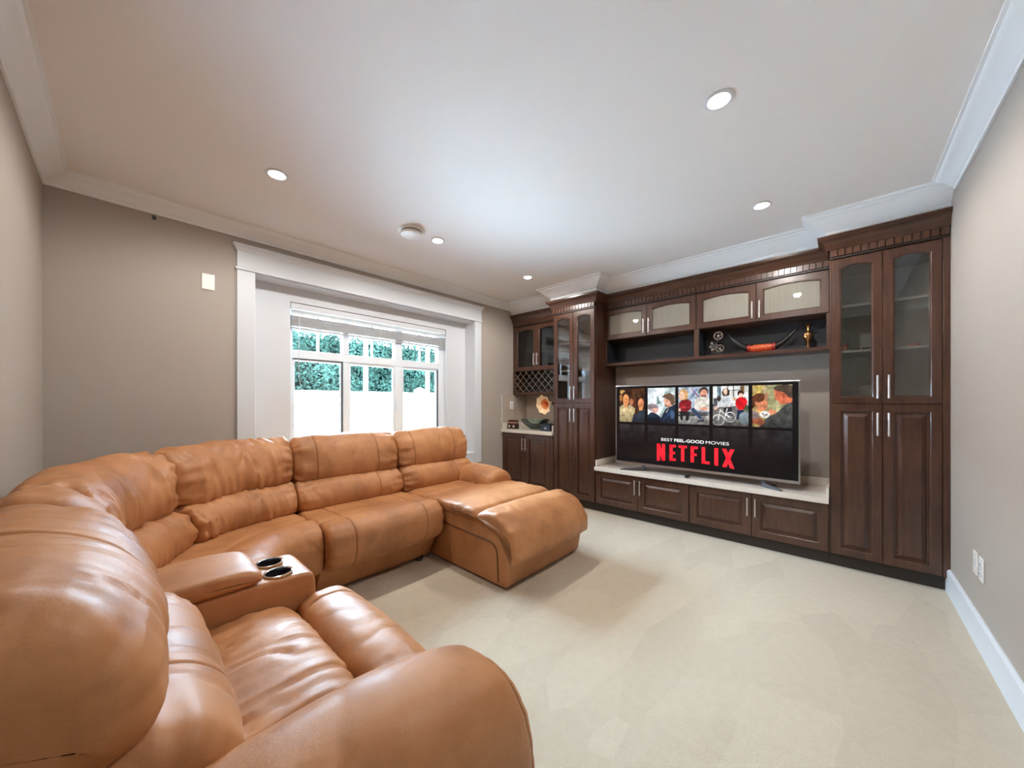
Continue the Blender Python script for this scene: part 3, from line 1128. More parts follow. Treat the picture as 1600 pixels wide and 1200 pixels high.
# recliner along the left wall: rear line x=-.305, d = x + .305
HEADR = [(.04, .60), (.02, .76), (.04, .89), (.10, .945), (.19, .945), (.28, .895), (.345, .80), (.358, .715), (.32, .645), (.22, .61)]
LUMBR = [(.12, .42), (.12, .62), (.25, .665), (.37, .655), (.445, .60), (.475, .52), (.455, .455), (.30, .42)]
ra, rb = s_of_y(1.575), s_of_y(.80)
cushion('back_shell', sofa, fpath, SHELL, ra + .01, rb - .01, r=.03, m=48, step=.03)
cushion('headrest', sofa, fpath, HEADR, ra - .03, rb, r=.09, m=96, bulge=.014, we=.008, wa=.012, seams=(.405,), seed=71, fu=2.2, fs=9, skew=6, we_len=.16)
cushion('lumbar_cushion', sofa, fpath, LUMBR, ra, rb - .01, r=.06, m=84, bulge=.01, we=.010, wa=.009, seams=(.52,), seed=72, fu=3, fs=7, skew=4)
cushion('headrest', sofa, fpath, HEAD, s_of_y(1.842), s_of_y(1.60), r=.05, m=72, bulge=.008, we=.007, wa=.008, seed=73)
cushion('lumbar_cushion', sofa, fpath, LUMB, s_of_y(1.842), s_of_y(1.58), r=.04, m=72, bulge=.006, we=.007, wa=.008, seed=74)
SEATR = [(.36, .30), (.36, .45), (.50, .470), (.62, .478), (.70, .468), (.745, .435), (.752, .38), (.72, .30), (.55, .26)]
cushion('seat', sofa, fpath, SEATR, s_of_y(1.552), s_of_y(.865), r=.04, m=96, bulge=.010, we=.006, wa=.014, seed=79, fu=1.1, fs=19, skew=1.5, we_len=.08)
FOOT = [(.765, .33), (.758, .40), (.775, .445), (.83, .468), (.90, .462), (.965, .42), (.995, .34), (.985, .23), (.93, .165), (.85, .18), (.80, .26)]
cushion('footrest', sofa, fpath, FOOT, s_of_y(1.565), s_of_y(.90), r=.035, m=84, bulge=.008, we=.006, wa=.006, seams=(.085,), seed=76, fu=6, fs=12)
cushion('seat_base', sofa, fpath, [(.10, .03), (.80, .03), (.90, .165), (.90, .22), (.10, .22)], s_of_y(1.553), s_of_y(.86), r=.008, m=60, step=.04, sharp=True)
# near armrest: axis along x, profile (y, z)
ARMN = [(.545, .10), (.540, .34), (.560, .49), (.625, .572), (.715, .596), (.805, .585), (.880, .525), (.905, .43), (.890, .34), (.885, .10)]


def farmn(s, a, c):
    k = max(0, s - .34) / .38
    return Vector((s, a + .0 * k, c - .085 * k * k * (c / .6))) - sofa_off


cushion('armrest', sofa, farmn, ARMN, -.24, .735, r=.06, r2=.105, m=110, bulge=.006, we=.006, wa=.008, seams=(.918,), seed=81, fu=2.5, fs=5, we_len=.12)
# ------------------------------------------------------------------ television
TVX, TVY0, TVY1, TVZ0, TVZ1 = 3.638, 1.812, .243, .565, 1.392
tv = thing('television', 'large flat television showing a row of film stills, standing on the quartz counter', 'television', (TVX, TVY0, .5056), RZ)
TW, TH, TB = TVY0 - TVY1, TVZ1 - TVZ0, TVZ0 - .505
b = MB()
ring_mesh(b, [(rect(0, TB, TW, TB + TH), .030), (rect(0, TB, TW, TB + TH), .002), (rect(.003, TB + .003, TW - .003, TB + TH - .003), 0),
              (rect(.009, TB + .022, TW - .009, TB + TH - .009), 0), (rect(.009, TB + .022, TW - .009, TB + TH - .009), .004)], cap_last=True, cap_first=True)
b.build('bezel', M['silver'], tv)
b = MB()
ring_mesh(b, [(rect(.06, TB + .04, TW - .06, TB + TH - .1), .0305), (rect(.06, TB + .04, TW - .06, TB + TH - .1), .05), (rect(.12, TB + .08, TW - .12, TB + TH - .2), .068)],
          cap_first=True)
b.build('rear_housing', M['black'], tv)
for hu, tu in ((.195, .056), (.845, .930)):
    f = MB()
    hx_ = hu * TW
    for dx, dy in ((tu * TW - hx_, -.088), ((tu * TW - hx_) * .55, .12)):
        d = Vector((dx, dy, 0))
        nrm = Vector((-d.y, d.x, 0)).normalized() * .013
        c0, c1 = Vector((hx_, .015, 0)), Vector((hx_, .015, 0)) + d
        top0, top1 = .040, .009
        vs_ = [c0 - nrm, c0 + nrm, c1 + nrm * .8, c1 - nrm * .8]
        f.add([tuple(p) for p in vs_] + [(p.x, p.y, z_) for p, z_ in zip(vs_, (top0, top0, top1, top1))],
              [(0, 1, 2, 3), (4, 5, 6, 7), (0, 1, 5, 4), (1, 2, 6, 5), (2, 3, 7, 6), (3, 0, 4, 7)])
    f.box(hx_ - .016, .003, .030, hx_ + .016, .028, TB + .012)
    f.build('stand_foot', M['dark_metal'], tv, bevel=.002)
box(TW * .455, -.0035, TB + .004, TW * .49, .001, TB + .016).build('badge', M['silver'], tv)

# what is on the screen: colours held per vertex of a fine grid
SW_, SH_ = 420, 226


def mixc(a, b, t):
    return tuple(x + (y - x) * t for x, y in zip(a, b))


class Pic:
    """tiny painter: a list of filled shapes in tile coordinates, last one wins; colours are sRGB 0-255"""

    def __init__(s, bgf):
        s.bg = bgf
        s.sh = []

    def ell(s, c, x, y, rx, ry, rot=0):
        s.sh.append(('e', c, x, y, rx, ry, math.cos(rot), math.sin(rot)))
        return s

    def pol(s, c, pts):
        s.sh.append(('p', c, pts))
        return s

    def lin(s, c, x0, y0, x1, y1, w_):
        d = math.hypot(x1 - x0, y1 - y0)
        nx, ny = -(y1 - y0) / d * w_, (x1 - x0) / d * w_
        return s.pol(c, [(x0 + nx, y0 + ny), (x1 + nx, y1 + ny), (x1 - nx, y1 - ny), (x0 - nx, y0 - ny)])

    def at(s, x, y):
        for q in reversed(s.sh):
            if q[0] == 'e':
                _, c, ex, ey, rx, ry, ca, sa = q
                dx, dy = x - ex, y - ey
                u, v = dx * ca + dy * sa, -dx * sa + dy * ca
                if (u / rx) ** 2 + (v / ry) ** 2 < 1:
                    return c
            else:
                ins_ = False
                pts = q[2]
                j = len(pts) - 1
                for i in range(len(pts)):
                    if (pts[i][1] > y) != (pts[j][1] > y) and x < (pts[j][0] - pts[i][0]) * (y - pts[i][1]) / (pts[j][1] - pts[i][1]) + pts[i][0]:
                        ins_ = not ins_
                    j = i
                if ins_:
                    return q[1]
        return s.bg(x, y)


def nz(x, y, s, k=0):
    return noise.noise((x * s, y * s, k))


# five stills: plain figures in ordinary clothes
p1 = Pic(lambda x, y: mixc((36, 18, 10), (92, 58, 30), max(0, .45 + nz(x, y, 6, 1))))
p1.ell((196, 150, 84), .12, .10, .10, .06).ell((150, 104, 60), .05, .28, .07, .1)
p1.ell((50, 28, 18), .27, .21, .17, .13).ell((206, 134, 84), .26, .34, .125, .17).ell((84, 44, 28), .55, .40, .10, .12).ell((176, 112, 78), .48, .40, .07, .1)
p1.pol((176, 158, 118), [(0, .55), (.16, .47), (.26, .56), (.42, .47), (.62, .60), (.6, 1), (0, 1)]).pol((206, 134, 84), [(.17, .46), (.35, .46), (.28, .58), (.23, .58)])
p1.ell((52, 30, 20), .86, .46, .20, .20).ell((200, 130, 88), .86, .45, .115, .15).pol((190, 130, 80), [(.78, .56), (.94, .56), (.90, .7), (.80, .7)])
p1.pol((40, 50, 62), [(.5, 1), (.56, .78), (.74, .66), (1, .64), (1, 1)]).pol((60, 38, 26), [(.62, .8), (.66, .56), (.76, .5), (.76, .74)])
p1.ell((120, 60, 40), .225, .32, .02, .012).ell((120, 60, 40), .30, .32, .02, .012).ell((150, 60, 50), .265, .415, .04, .014)

p2 = Pic(lambda x, y: mixc((196, 208, 216), (226, 232, 234), .5 + nz(x, y, 3, 2)) if x < .62 else mixc((120, 140, 140), (190, 200, 200), .5 + nz(x, y, 5, 2)))
p2.pol((104, 124, 124), [(.36, .22), (.50, .44), (.34, .48)]).pol((150, 168, 166), [(.42, .8), (.62, .5), (.72, .55), (.5, .85)])
p2.pol((26, 40, 56), [(0, .78), (.14, .69), (.34, .74), (.50, .84), (.66, .60), (.86, .50), (1, .46), (1, 1), (0, 1)])
p2.ell((150, 134, 138), .18, .55, .20, .11).ell((196, 150, 140), .28, .63, .13, .09).lin((90, 80, 92), .04, .52, .34, .50, .012).lin((90, 80, 92), .02, .58, .34, .55, .012)
p2.pol((214, 160, 136), [(.60, .32), (.78, .26), (.94, .34), (.92, .5), (.72, .56), (.62, .46)]).pol((92, 70, 54), [(.53, .28), (.60, .20), (.80, .15), (.97, .22), (1, .42), (.88, .50), (.80, .36), (.66, .29)])
p2.pol((122, 92, 74), [(.62, .45), (.74, .49), (.86, .47), (.74, .56), (.66, .53)]).lin((190, 196, 196), .68, .70, .76, .60, .012).lin((38, 62, 96), .6, .9, .9, .62, .03)
p2.ell((18, 26, 38), .2, .97, .3, .13).ell((60, 84, 116), .9, .76, .07, .12)

p3 = Pic(lambda x, y: mixc((122, 140, 156), (176, 184, 196), .5 + nz(x, y, 5, 3)) if y < .66 else ((92, 92, 92) if y < .72 else mixc((128, 126, 124), (160, 158, 154), .5 + nz(x, y, 9, 3))))
p3.lin((130, 70, 96), .45, .05, .7, .30, .018).lin((90, 100, 150), .6, .05, .42, .3, .018).pol((66, 66, 68), [(0, .74), (.9, .70), (1, .76), (0, .79)])
p3.ell((194, 150, 100), .17, .22, .155, .17).ell((222, 180, 156), .12, .23, .085, .11).ell((30, 20, 20), .09, .22, .014, .012).ell((30, 20, 20), .15, .22, .014, .012).ell((160, 60, 60), .12, .29, .03, .012)
p3.pol((120, 26, 34), [(.02, .42), (.12, .35), (.34, .33), (.44, .40), (.42, .58), (.30, .67), (.02, .66)]).lin((150, 40, 46), .05, .56, .38, .54, .03).ell((220, 180, 160), .04, .62, .05, .04)
p3.pol((28, 28, 32), [(.04, .66), (.38, .66), (.34, .90), (.25, .90), (.24, .76), (.15, .76), (.16, .90), (.07, .90)])
p3.ell((60, 40, 32), .83, .13, .14, .12).ell((206, 146, 124), .83, .19, .11, .12).ell((80, 50, 40), .83, .26, .08, .05).ell((190, 110, 100), .83, .24, .04, .015)
p3.pol((206, 200, 190), [(.52, .58), (.56, .34), (.70, .26), (.95, .28), (1, .32), (1, .62), (.66, .62)]).lin((170, 164, 152), .72, .3, .70, .6, .008).ell((206, 146, 124), .84, .58, .12, .05)
p3.pol((46, 60, 84), [(.42, .58), (.52, .55), (.80, .82), (.70, .86), (.46, .66)]).pol((60, 62, 70), [(.66, .88), (.84, .84), (.84, .92), (.62, .94)])

p4 = Pic(lambda x, y: mixc((190, 190, 184), (224, 226, 226), .5 + nz(x, y, 6, 4)) if y < .5 else mixc((84, 80, 78), (128, 124, 120), .5 + nz(x, y, 9, 4)))
p4.pol((110, 130, 140), [(.12, 0), (.24, 0), (.24, .3), (.12, .3)]).pol((120, 90, 60), [(.78, 0), (.9, 0), (.9, .2), (.78, .2)]).lin((60, 66, 70), .43, 0, .43, .3, .012).lin((60, 66, 70), .6, 0, .6, .3, .012).lin((60, 66, 70), .43, .12, .76, .1, .01)
p4.ell((60, 50, 44), .18, .32, .06, .07).pol((70, 70, 76), [(.02, .3), (.12, .3), (.14, .5), (0, .5)]).lin((40, 44, 46), .2, .05, .2, .3, .012)
p4.ell((52, 34, 26), .38, .17, .11, .12).ell((218, 180, 160), .37, .14, .055, .08).pol((190, 194, 198), [(.16, .44), (.30, .26), (.46, .24), (.58, .30), (.52, .54), (.32, .56), (.26, .42), (.10, .56)])
p4.ell((214, 170, 150), .08, .56, .05, .04).ell((214, 170, 150), .46, .54, .05, .04).pol((34, 34, 40), [(.3, .54), (.54, .52), (.58, .74), (.46, .78), (.44, .64), (.34, .72)])
p4.ell((50, 30, 24), .79, .19, .09, .08).ell((214, 166, 146), .80, .24, .06, .06).pol((196, 22, 32), [(.66, .34), (.76, .28), (.92, .29), (.98, .38), (.94, .58), (.74, .60), (.64, .46)]).pol((28, 40, 64), [(.70, .60), (.90, .60), (.82, .84), (.68, .84)])
p4.ell((222, 190, 160), .62, .33, .06, .05).ell((120, 134, 140), .90, .80, .15, .16).ell((70, 84, 60), .96, .56, .06, .08)
for (cx_, cy_, rr) in ((.16, .86, .17), (.50, .78, .15)):
    for k in range(26):
        a0, a1 = 2 * PI * k / 26, 2 * PI * (k + 1) / 26
        p4.lin((208, 208, 206), cx_ + rr * math.cos(a0), cy_ + rr * .8 * math.sin(a0), cx_ + rr * math.cos(a1), cy_ + rr * .8 * math.sin(a1), .010)
    for k in range(5):
        a0 = PI * k / 5 + .2
        p4.lin((150, 150, 150), cx_ - rr * math.cos(a0), cy_ - rr * .8 * math.sin(a0), cx_ + rr * math.cos(a0), cy_ + rr * .8 * math.sin(a0), .004)
p4.lin((214, 214, 210), .16, .86, .22, .58, .013).lin((214, 214, 210), .22, .62, .48, .78, .013).lin((214, 214, 210), .12, .53, .30, .51, .012).lin((214, 214, 210), .34, .82, .42, .56, .012)

p5 = Pic(lambda x, y: mixc((150, 132, 78), (176, 152, 92), .5 + nz(x, y, 4, 5)) if x < .3 else mixc((132, 130, 92), (158, 152, 112), .5 + nz(x, y, 4, 5)))
p5.pol((196, 170, 90), [(.12, 0), (.2, 0), (.2, .22), (.12, .24)]).pol((170, 150, 118), [(.29, 0), (.35, 0), (.35, .3), (.29, .24)])
p5.pol((196, 124, 88), [(.10, .42), (.22, .28), (.36, .30), (.40, .42), (.38, .56), (.28, .62), (.12, .62)]).pol((88, 48, 30), [(0, .26), (.12, .19), (.28, .20), (.36, .26), (.28, .38), (.14, .42), (.06, .52), (0, .56)])
p5.ell((168, 120, 90), .36, .26, .05, .08).ell((190, 120, 86), .10, .44, .04, .05)
p5.pol((62, 64, 62), [(.20, .92), (.44, .74), (.66, .62), (.84, .46), (1, .38), (1, 1), (.2, 1)]).pol((190, 100, 70), [(.56, .12), (.70, .08), (.90, .14), (1, .24), (1, .40), (.86, .44), (.72, .46), (.64, .36), (.58, .34)])
p5.pol((72, 58, 48), [(.52, .07), (.62, .02), (.86, 0), (1, .03), (1, .32), (.9, .28), (.80, .18), (.62, .14)]).ell((150, 74, 52), .79, .27, .035, .06)
p5.pol((150, 84, 60), [(0, .78), (.16, .76), (.34, .86), (.24, .96), (0, .92)]).pol((200, 128, 96), [(.40, .60), (.46, .56), (.62, .62), (.60, .68), (.44, .70)])
p5.ell((206, 198, 192), .32, .70, .13, .08).ell((96, 92, 96), .27, .68, .03, .02, .5).ell((96, 92, 96), .36, .70, .035, .018, -.4).ell((120, 114, 116), .31, .735, .03, .014, .3).pol((120, 104, 100), [(0, .60), (.16, .64), (.2, .78), (0, .80)])
PICS = [p1, p2, p3, p4, p5]
TU = [(.029, .202), (.223, .395), (.414, .585), (.605, .778), (.798, .969)]
ZT, ZB, ZT2 = 1.361, 1.007, .983


def screen_col(u, z):
    for (a, c), p in zip(TU, PICS):
        if a <= u <= c:
            x = (u - a) / (c - a)
            if ZB <= z <= ZT:
                y = (ZT - z) / (ZT - ZB)
                c_ = p.at(x, y)
                k = (1.0 - max(0, y - .75) * 1.1) * (1 + .30 * nz(x + 5 * a, y, 7, 21) + .22 * nz(x + 9 * a, y, 19, 22) + .12 * nz(x, y, 40, 23))
                return tuple(v * k for v in c_)
            if z <= ZT2:
                y = (ZT2 - z) / .25
                g = max(0, .36 - y * .42)
                q = 110 + 90 * nz(x + a * 9, y, 4.5, 11)
                if g > 0:
                    return (14 + q * g * .62, 13 + q * g * .58, 14 + q * g * .60)
    return (13, 11, 12)


def lin(c):
    c = max(0, c) / 255
    return c / 12.92 if c <= .04045 else ((c + .055) / 1.055) ** 2.4


sx0, sx1, sz0, sz1 = .0095, TW - .0095, TB + .0225, TB + TH - .0095
vs, fs, cols = [], [], []
for j in range(SH_ + 1):
    for i in range(SW_ + 1):
        x = sx0 + (sx1 - sx0) * i / SW_
        z = sz0 + (sz1 - sz0) * j / SH_
        vs.append((x, .0034, z))
        c = screen_col(x / TW, z + .505)
        cols += [lin(c[0]), lin(c[1]), lin(c[2]), 1.0]
for j in range(SH_):
    for i in range(SW_):
        a = j * (SW_ + 1) + i
        fs.append((a, a + 1, a + SW_ + 2, a + SW_ + 1))
me = bpy.data.meshes.new('screen')
me.from_pydata(vs, [], fs)
ca = me.color_attributes.new('picture', 'FLOAT_COLOR', 'POINT')
ca.data.foreach_set('color', cols)
k = NT('lit_screen')
at = k.n('ShaderNodeAttribute', attribute_name='picture')
k.b.inputs['Base Color'].default_value = (.004, .004, .005, 1)
k.b.inputs['Roughness'].default_value = .12
k.b.inputs['Specular IOR Level'].default_value = .25
k.l(at.outputs['Color'], k.b.inputs['Emission Color'])
k.b.inputs['Emission Strength'].default_value = .85
me.materials.append(k.m)
scr = link(bpy.data.objects.new('screen', me), tv)

# the words on the screen
U = lambda u: u * TW
zt = .801 - .505


def zbot(u):
    q = (u - .498) / .215
    return (.650 - .021 * q * q) - .505


def letter(polys):
    """each polygon: (u, t) with t=0 top, 1 on the arched bottom line"""
    mb = MB()
    for pl in polys:
        pts = [(U(u), zt + (zbot(u) - zt) * t) for u, t in pl]
        mb.prism(pts, lambda a, c, w_: (a, w_, c), .0012, .0030)
    return mb


def bar(u0, t0, u1, t1):
    n = 4
    return [(u0 + (u1 - u0) * i / n, t0) for i in range(n + 1)] + [(u1 + (u0 - u1) * i / n, t1) for i in range(n + 1)]


W_ = .019
LET = []
LET.append([bar(.283, 0, .283 + W_, 1), bar(.334 - W_, 0, .334, 1), [(.283, 0), (.283 + W_, 0), (.334, 1), (.334 - W_, 1)]])          # N
LET.append([bar(.361, 0, .361 + W_, 1), bar(.361, 0, .399, .155), bar(.361, .43, .394, .58), bar(.361, .845, .399, 1)])               # E
LET.append([bar(.415, 0, .463, .155), bar(.439 - W_ / 2, 0, .439 + W_ / 2, 1)])                                                        # T
LET.append([bar(.484, 0, .484 + W_, 1), bar(.484, 0, .524, .155), bar(.484, .44, .518, .59)])                                          # F
LET.append([bar(.545, 0, .545 + W_, 1), bar(.545, .84, .588, 1)])                                                                      # L
LET.append([bar(.612, 0, .612 + W_ + .001, 1)])                                                                                        # I
LET.append([[(.652, 0), (.652 + W_ + .002, 0), (.713, 1), (.713 - W_ - .002, 1)], [(.713 - W_ - .002, 0), (.713, 0), (.652 + W_ + .002, 1), (.652, 1)]])   # X
for lt in LET:
    letter(lt).build('letter', M['red_text'], scr, smooth=0)


def text(s, size, bold, x, z, m, parent, name='lettering', width=None):
    cu = bpy.data.curves.new(name, 'FONT')
    cu.body = s
    cu.size = size
    cu.extrude = .0004
    cu.offset = .0006 if bold else -.0002
    ob = bpy.data.objects.new(name, cu)
    COL.objects.link(ob)
    dg = bpy.context.evaluated_depsgraph_get()
    me = bpy.data.meshes.new_from_object(ob.evaluated_get(dg))
    bpy.data.objects.remove(ob)
    me.materials.clear()
    me.materials.append(m)
    xs = [v.co.x for v in me.vertices]
    wd = max(xs) - min(xs)
    k_ = (width / wd) if width else 1
    for v in me.vertices:
        v.co = ((v.co.x - min(xs)) * k_, -v.co.z * 0 + .0016 - .0004 * (v.co.z > 0), v.co.y)
    return link(bpy.data.objects.new(name, me), parent, loc=(x, 0, z))


zt2 = .833 - .505
text('BEST', .040, False, U(.311), zt2, M['white_text'], scr, width=U(.070))
text('FEEL-GOOD', .040, True, U(.390), zt2, M['white_text'], scr, width=U(.168))
text('MOVIES', .040, False, U(.567), zt2, M['white_text'], scr, width=U(.119))

g = tag(MB().tube([(3.585, 1.078, .5185), (3.64, 1.066, .5185)], .013, 16).tube([(3.583, 1.0784, .5185), (3.585, 1.078, .5185)], .010, 16).build('remote_control', M['black'], bevel=.002),
        'small black cylindrical gadget lying on the counter below the television', 'gadget')

# ------------------------------------------------------------------ ornaments on the open shelf (shelf top z=1.6635)
SZ = 1.6632
# film projector model
t = thing('film_projector', 'small black and silver antique film projector model on the open shelf', 'ornament', (3.89, .905, SZ), RZ)
box(-.055, -.035, 0, .055, .035, .022).build('base', M['black'], t, bevel=.003)
b = MB().box(-.030, -.022, .0225, .025, .022, .115)
b.build('housing', M['dark_metal'], t, bevel=.004)
MB().lathe([(.014, 0), (.017, .004), (.017, .03), (.013, .034), (.013, .05)], n=16, axis=Matrix.Rotation(PI / 2, 3, 'X')).build('lens', M['chrome'], t, loc=(-.005, -.022, .058))
for q, z in enumerate((.118, .126, .134)):
    MB().lathe([(.022 - q * .003, 0), (.022 - q * .003, .005), (.012, .0065)], n=16).build('lamp_fin', M['chrome'], t, loc=(-.026, 0, z - .002))


def reel(x, z, r):
    b = MB()
    y0_, y1_ = -.028, -.022
    n = 36
    for ra_, rb_ in ((r * .80, r), (0.0001, r * .28)):
        vs = [(rr * math.cos(2 * PI * k / n), yy, rr * math.sin(2 * PI * k / n)) for yy in (y0_, y1_) for rr in (ra_, rb_) for k in range(n)]
        fs = []
        for k in range(n):
            k2 = (k + 1) % n
            fs += [(k, k2, n + k2, n + k), (2 * n + k, 3 * n + k, 3 * n + k2, 2 * n + k2), (n + k, n + k2, 3 * n + k2, 3 * n + k), (k, 2 * n + k, 2 * n + k2, k2)]
        b.add(vs, fs)
    for k in range(5):
        a = 2 * PI * k / 5 + .3
        b.tube([(r * .25 * math.cos(a), (y0_ + y1_) / 2, r * .25 * math.sin(a)), (r * .85 * math.cos(a), (y0_ + y1_) / 2, r * .85 * math.sin(a))], r * .085, 6)
    return b.build('reel', M['chrome'], t, loc=(x, 0, z))


reel(.035, .190, .040)
reel(.048, .068, .036)
MB().tube([(.005, -.012, .112), (.03, -.016, .15), (.035, -.020, .19)], .006).build('reel_arm', M['dark_metal'], t)
MB().tube([(.02, -.012, .066), (.048, -.020, .068)], .006).build('reel_arm', M['dark_metal'], t)
MB().lathe([(.010, 0), (.012, .004), (.010, .012)], n=14, axis=Matrix.Rotation(PI / 2, 3, 'X')).build('knob', M['chrome'], t, loc=(-.032, -.022, .090))

# horns with carved centre
t = thing('horn_ornament', 'pair of black horns joined by a carved orange red centrepiece on the shelf', 'ornament', (3.91, .535, SZ), RZ)
box(-.085, -.022, 0, .085, .022, .012).build('stand', M['orange'], t, bevel=.002)
MB().lathe([(.024, -.082), (.031, -.06), (.033, 0), (.031, .06), (.024, .082)], n=24, axis=Matrix.Rotation(PI / 2, 3, 'Y')).build('centrepiece', M['horn_red'], t, loc=(0, 0, .046))
for s in (-1, 1):
    MB().lathe([(.031, -.012), (.034, 0), (.031, .012)], n=20, axis=Matrix.Rotation(PI / 2, 3, 'Y')).build('band', M['red'], t, loc=(s * .093, 0, .048))
    pts, rs = [], []
    for k in range(15):
        u = k / 14
        pts.append((s * (.085 + .175 * u), -.006 * u, .046 + .02 * u + .135 * u ** 1.7))
        rs.append(.029 * (1 - u) ** .75 + .002)
    MB().tube(pts, rs, 14).build('horn', M['horn'], t)
# brass vase
t = tag(MB().lathe([(.026, 0), (.028, .006), (.012, .016), (.009, .040), (.012, .060), (.030, .085), (.038, .110), (.034, .132), (.018, .150), (.013, .160), (.013, .185),
                    (.020, .196), (.040, .204), (.038, .207), (.012, .19)], n=28).build('brass_vase', M['brass'], loc=(3.905, .207, SZ + .0002)),
        'aged brass vase with flared rim at the right end of the open shelf', 'vase')

# ------------------------------------------------------------------ things inside the tall cabinets
t = thing('candle_cup', 'small orange cup on a shelf inside the right display cabinet', 'cup', (3.76, -.012, 1.6005))
MB().lathe([(.022, 0), (.024, .003), (.027, .062), (.025, .062), (.022, .006), (0, .005)], n=20).build('cup_body', M['orange'], t)
MB().lathe([(.0275, .045), (.0285, .050), (.0285, .060), (.0278, .062)], n=20).build('cup_band', M['red'], t)
for y, lab in ((-.075, 'tiny glass dish next to the orange cup in the display cabinet'), (-.135, 'tiny dark tray at the right of the glass dish in the display cabinet')):
    mt = M['crystal'] if y > -.1 else M['dark_metal']
    tag(MB().lathe([(.014, 0), (.016, .003), (.028, .020), (.026, .021), (.014, .006), (0, .005)], n=18).build('dish', mt, loc=(3.74, y, 1.6005)), lab, 'dish')
tag(MB().lathe([(.010, 0), (.013, .006), (.010, .018), (.006, .022), (.011, .034), (.006, .046), (0, .05)], n=16).build('figurine', M['plastic'], loc=(3.72, -.255, 1.6005)),
    'tiny white figurine at the left edge of right glass door', 'figurine')
b = MB()
b.lathe([(.030, 0), (.036, .008), (.034, .020), (.022, .030), (0, .034)], n=20)
tag(b.build('trinket_box', M['pink'], loc=(3.72, -.370, 1.6005)), 'dull red rounded trinket on a shelf in the right display cabinet', 'trinket')

t = thing('decanter', 'cut crystal decanter on the top shelf of left display cabinet', 'decanter', (3.78, 2.165, 1.9355))
MB().lathe([(.036, 0), (.042, .01), (.046, .06), (.040, .10), (.020, .125), (.015, .15), (.022, .165), (.018, .165), (.012, .15)], n=14).build('bottle', M['crystal'], t, smooth=10)
MB().lathe([(.010, .160), (.012, .17), (.024, .19), (.020, .21), (0, .222)], n=10).build('stopper', M['crystal'], t, smooth=10)
t = thing('wine_glass', 'pale stemmed glass at left of the decanter on top shelf', 'glass', (3.76, 2.315, 1.9355))
MB().lathe([(.030, 0), (.028, .003), (.004, .008), (.004, .06), (.02, .075), (.032, .10), (.032, .13), (.027, .15), (.026, .15), (.030, .13), (.03, .10), (.018, .078), (0, .066)], n=20).build('bowl', M['crystal'], t)

# ------------------------------------------------------------------ things on the bar counter (z=.85)
t = thing('vessel_sink', 'round green glass vessel basin on the bar counter', 'basin', (3.79, 3.055, .8505))
MB().lathe([(.055, 0), (.06, .004), (.10, .024), (.15, .062), (.182, .104), (.196, .134), (.190, .136), (.176, .106), (.144, .066), (.095, .030), (.055, .012), (0, .010)], n=40).build('basin_shell', M['glass_bowl'], t)
MB().lathe([(.020, .0105), (.020, .014), (.016, .0155), (0, .0155)], n=20).build('drain', M['chrome'], t)
t = thing('radio', 'small dark box radio with red lid and two pale knobs on bar counter', 'radio', (3.66, 3.345, .8505), RZ)
box(-.078, -.035, 0, .078, .035, .062).build('radio_body', M['box_dark'], t, bevel=.003)
b = MB()
b.box(-.076, -.033, .0625, .076, .033, .080).box(-.074, -.031, .0885, .074, .031, .104)
b.prism([(-.072, .104), (.072, .104), (.060, .122), (-.060, .122)], lambda u, v, w_: (u, w_, v), -.030, .030)
b.build('radio_lid', M['box_red'], t, bevel=.003)
box(-.075, -.034, .0805, .075, .034, .088).build('pale_strip', M['cream'], t)
for x in (-.04, .04):
    MB().lathe([(.016, 0), (.016, .004), (.010, .008)], n=18, axis=Matrix.Rotation(PI / 2, 3, 'X')).build('knob', M['cream'], t, loc=(x, -.035, .034))
t = thing('gramophone', 'gramophone with fluted cream and orange horn beside tall cabinet on the bar', 'gramophone', (3.70, 2.775, .8505), RZ)
box(-.075, -.065, 0, .075, .065, .070).build('case', M['blue_black'], t, bevel=.004)
box(-.082, -.072, .0705, .082, .072, .085).build('case_top', M['blue_black'], t, bevel=.003)
box(-.012, -.0665, .025, .022, -.0655, .042).build('plate', M['steel'], t)
MB().lathe([(.055, .0855), (.055, .091), (.02, .093)], n=28).build('turntable', M['black'], t)
hc = Vector((.02, -.12, .335))
hd_ = Vector((-.10, -.93, -.14)).normalized()
tip = hc - hd_ * .17
MB().tube([(.05, .055, .085), (.06, .06, .17), tuple(tip + Vector((.02, .02, -.05))), tuple(tip), tuple(tip + hd_ * .03)], [.010, .010, .012, .015, .017], 12).build('elbow', M['box_dark'], t)
q = Vector((0, 0, 1)).rotation_difference(hd_).to_matrix()
MB().lathe([(.015, .02), (.022, .06), (.036, .105), (.058, .14), (.088, .165), (.118, .178)], tuple(tip), 64, q, wave=.07, nw=8, cap=False).build('horn_bell', M['petal'], t, smooth=60)
MB().lathe([(.014, .035), (.021, .068), (.034, .111), (.054, .144), (.062, .1475)], tuple(tip + hd_ * .002), 64, q, wave=.03, nw=8, cap=False).build('horn_throat', M['petal_in'], t, smooth=60)


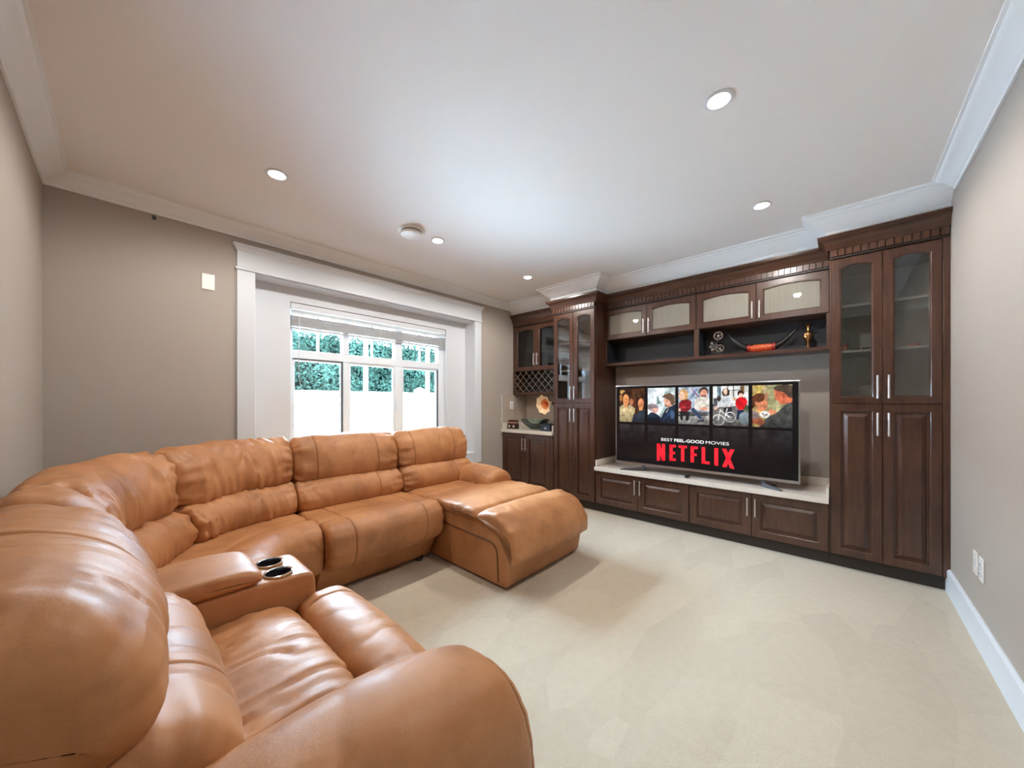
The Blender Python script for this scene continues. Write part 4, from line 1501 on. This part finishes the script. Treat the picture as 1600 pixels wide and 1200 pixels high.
# ------------------------------------------------------------------ wall plates
def plate(name, label, cat, loc, rotz, kind, group=None):
    t = thing(name, label, cat, loc, rotz, group)
    box(-.037, -.006, -.058, .037, 0, .058).build('cover_plate', M['plastic'], t, bevel=.002)
    if kind == 'outlet':
        for z in (-.022, .022):
            f = MB()
            f.lathe([(.016, 0), (.016, .002), (.0145, .003)], n=20, axis=Matrix.Rotation(PI / 2, 3, 'X'))
            s = f.build('socket', M['trim'], t, loc=(0, -.0061, z))
            for x in (-.006, .006):
                box(x - .0012, -.0036, -.002, x + .0012, -.0028, .007).build('slot', M['black'], s)
    elif kind == 'jack':
        box(-.012, -.0085, -.020, .012, -.0061, .020).build('jack', M['trim'], t, bevel=.001)
    for z in ((-.045, .045) if kind != 'outlet' else (0,)):
        MB().lathe([(.0032, 0), (.0032, .001), (.002, .0016)], n=10, axis=Matrix.Rotation(PI / 2, 3, 'X')).build('screw', M['steel'], t, loc=(0, -.0061, z))
    return t


plate('blank_plate', 'white blank wall plate high on the window wall left of the casing', 'wall plate', (.431, YN - .0005, 2.11), 0, 'blank')
plate('power_outlet', 'white power outlet on the tiles above the bar counter', 'outlet', (3.745, YBAR - .0088, 1.172), 0, 'outlet')
plate('cable_outlet', 'white cable wall plate by the baseboard, nearer the tall cabinet', 'outlet', (2.965, YS + .0005, .395), PI, 'jack')
plate('power_outlet', 'white power outlet low on right wall, nearer the camera', 'outlet', (2.86, YS + .0005, .395), PI, 'outlet')
t = thing('wall_hook', 'tiny grey hook on the wall just under the crown moulding', 'hook', (.147, YN - .0005, 2.478))
box(-.010, -.004, -.012, .010, 0, .012).build('hook_plate', M['dark_metal'], t)
MB().tube([(0, -.004, .004), (0, -.016, .0), (0, -.018, .010)], .003, 8).build('hook', M['dark_metal'], t)

# ------------------------------------------------------------------ ceiling fittings
for (x, y, lab) in ((.63, 2.50, 'recessed ceiling downlight nearest the left wall'), (1.81, 2.52, 'recessed ceiling downlight beside the smoke alarm'),
                    (3.01, 2.535, 'small far recessed ceiling downlight above the bar'), (1.83, .41, 'brightest recessed ceiling downlight nearest the camera'),
                    (3.015, .41, 'recessed ceiling downlight in front of the right tall cabinet')):
    t = thing('downlight', lab, 'ceiling light', (x, y, CEIL), 0, 'recessed ceiling downlights')
    MB().lathe([(.040, -.0005), (.058, -.0005), (.060, -.003), (.056, -.006), (.046, -.007), (.040, -.003)], n=40).build('ring', M['trim'], t)
    MB().lathe([(.0395, -.0012), (.036, -.006), (.026, -.011), (0, -.013)], n=32).build('bulb', M['bulb'], t)
    ld = bpy.data.lights.new('downlight_lamp', 'SPOT')
    ld.spot_size = math.radians(174)
    ld.spot_blend = .45
    ld.shadow_soft_size = .035
    ld.energy = LAMP
    ld.color = (1.0, .955, .905)
    lo = bpy.data.objects.new('lamp', ld)
    COL.objects.link(lo)
    lo.parent = t
    lo.location = (0, 0, -.016)
t = thing('smoke_alarm', 'round white smoke alarm on the ceiling near the window', 'smoke alarm', (1.563, 2.53, CEIL))
MB().lathe([(.105, -.0005), (.105, -.010), (.100, -.014), (.080, -.016)], n=40).build('mount_ring', M['plastic'], t)
MB().lathe([(.080, -.0165), (.080, -.024)], n=40).build('vent_gap', M['dark_metal'], t)
MB().lathe([(.084, -.0245), (.086, -.030), (.080, -.040), (.060, -.045), (0, -.046)], n=40).build('alarm_body', M['plastic'], t)
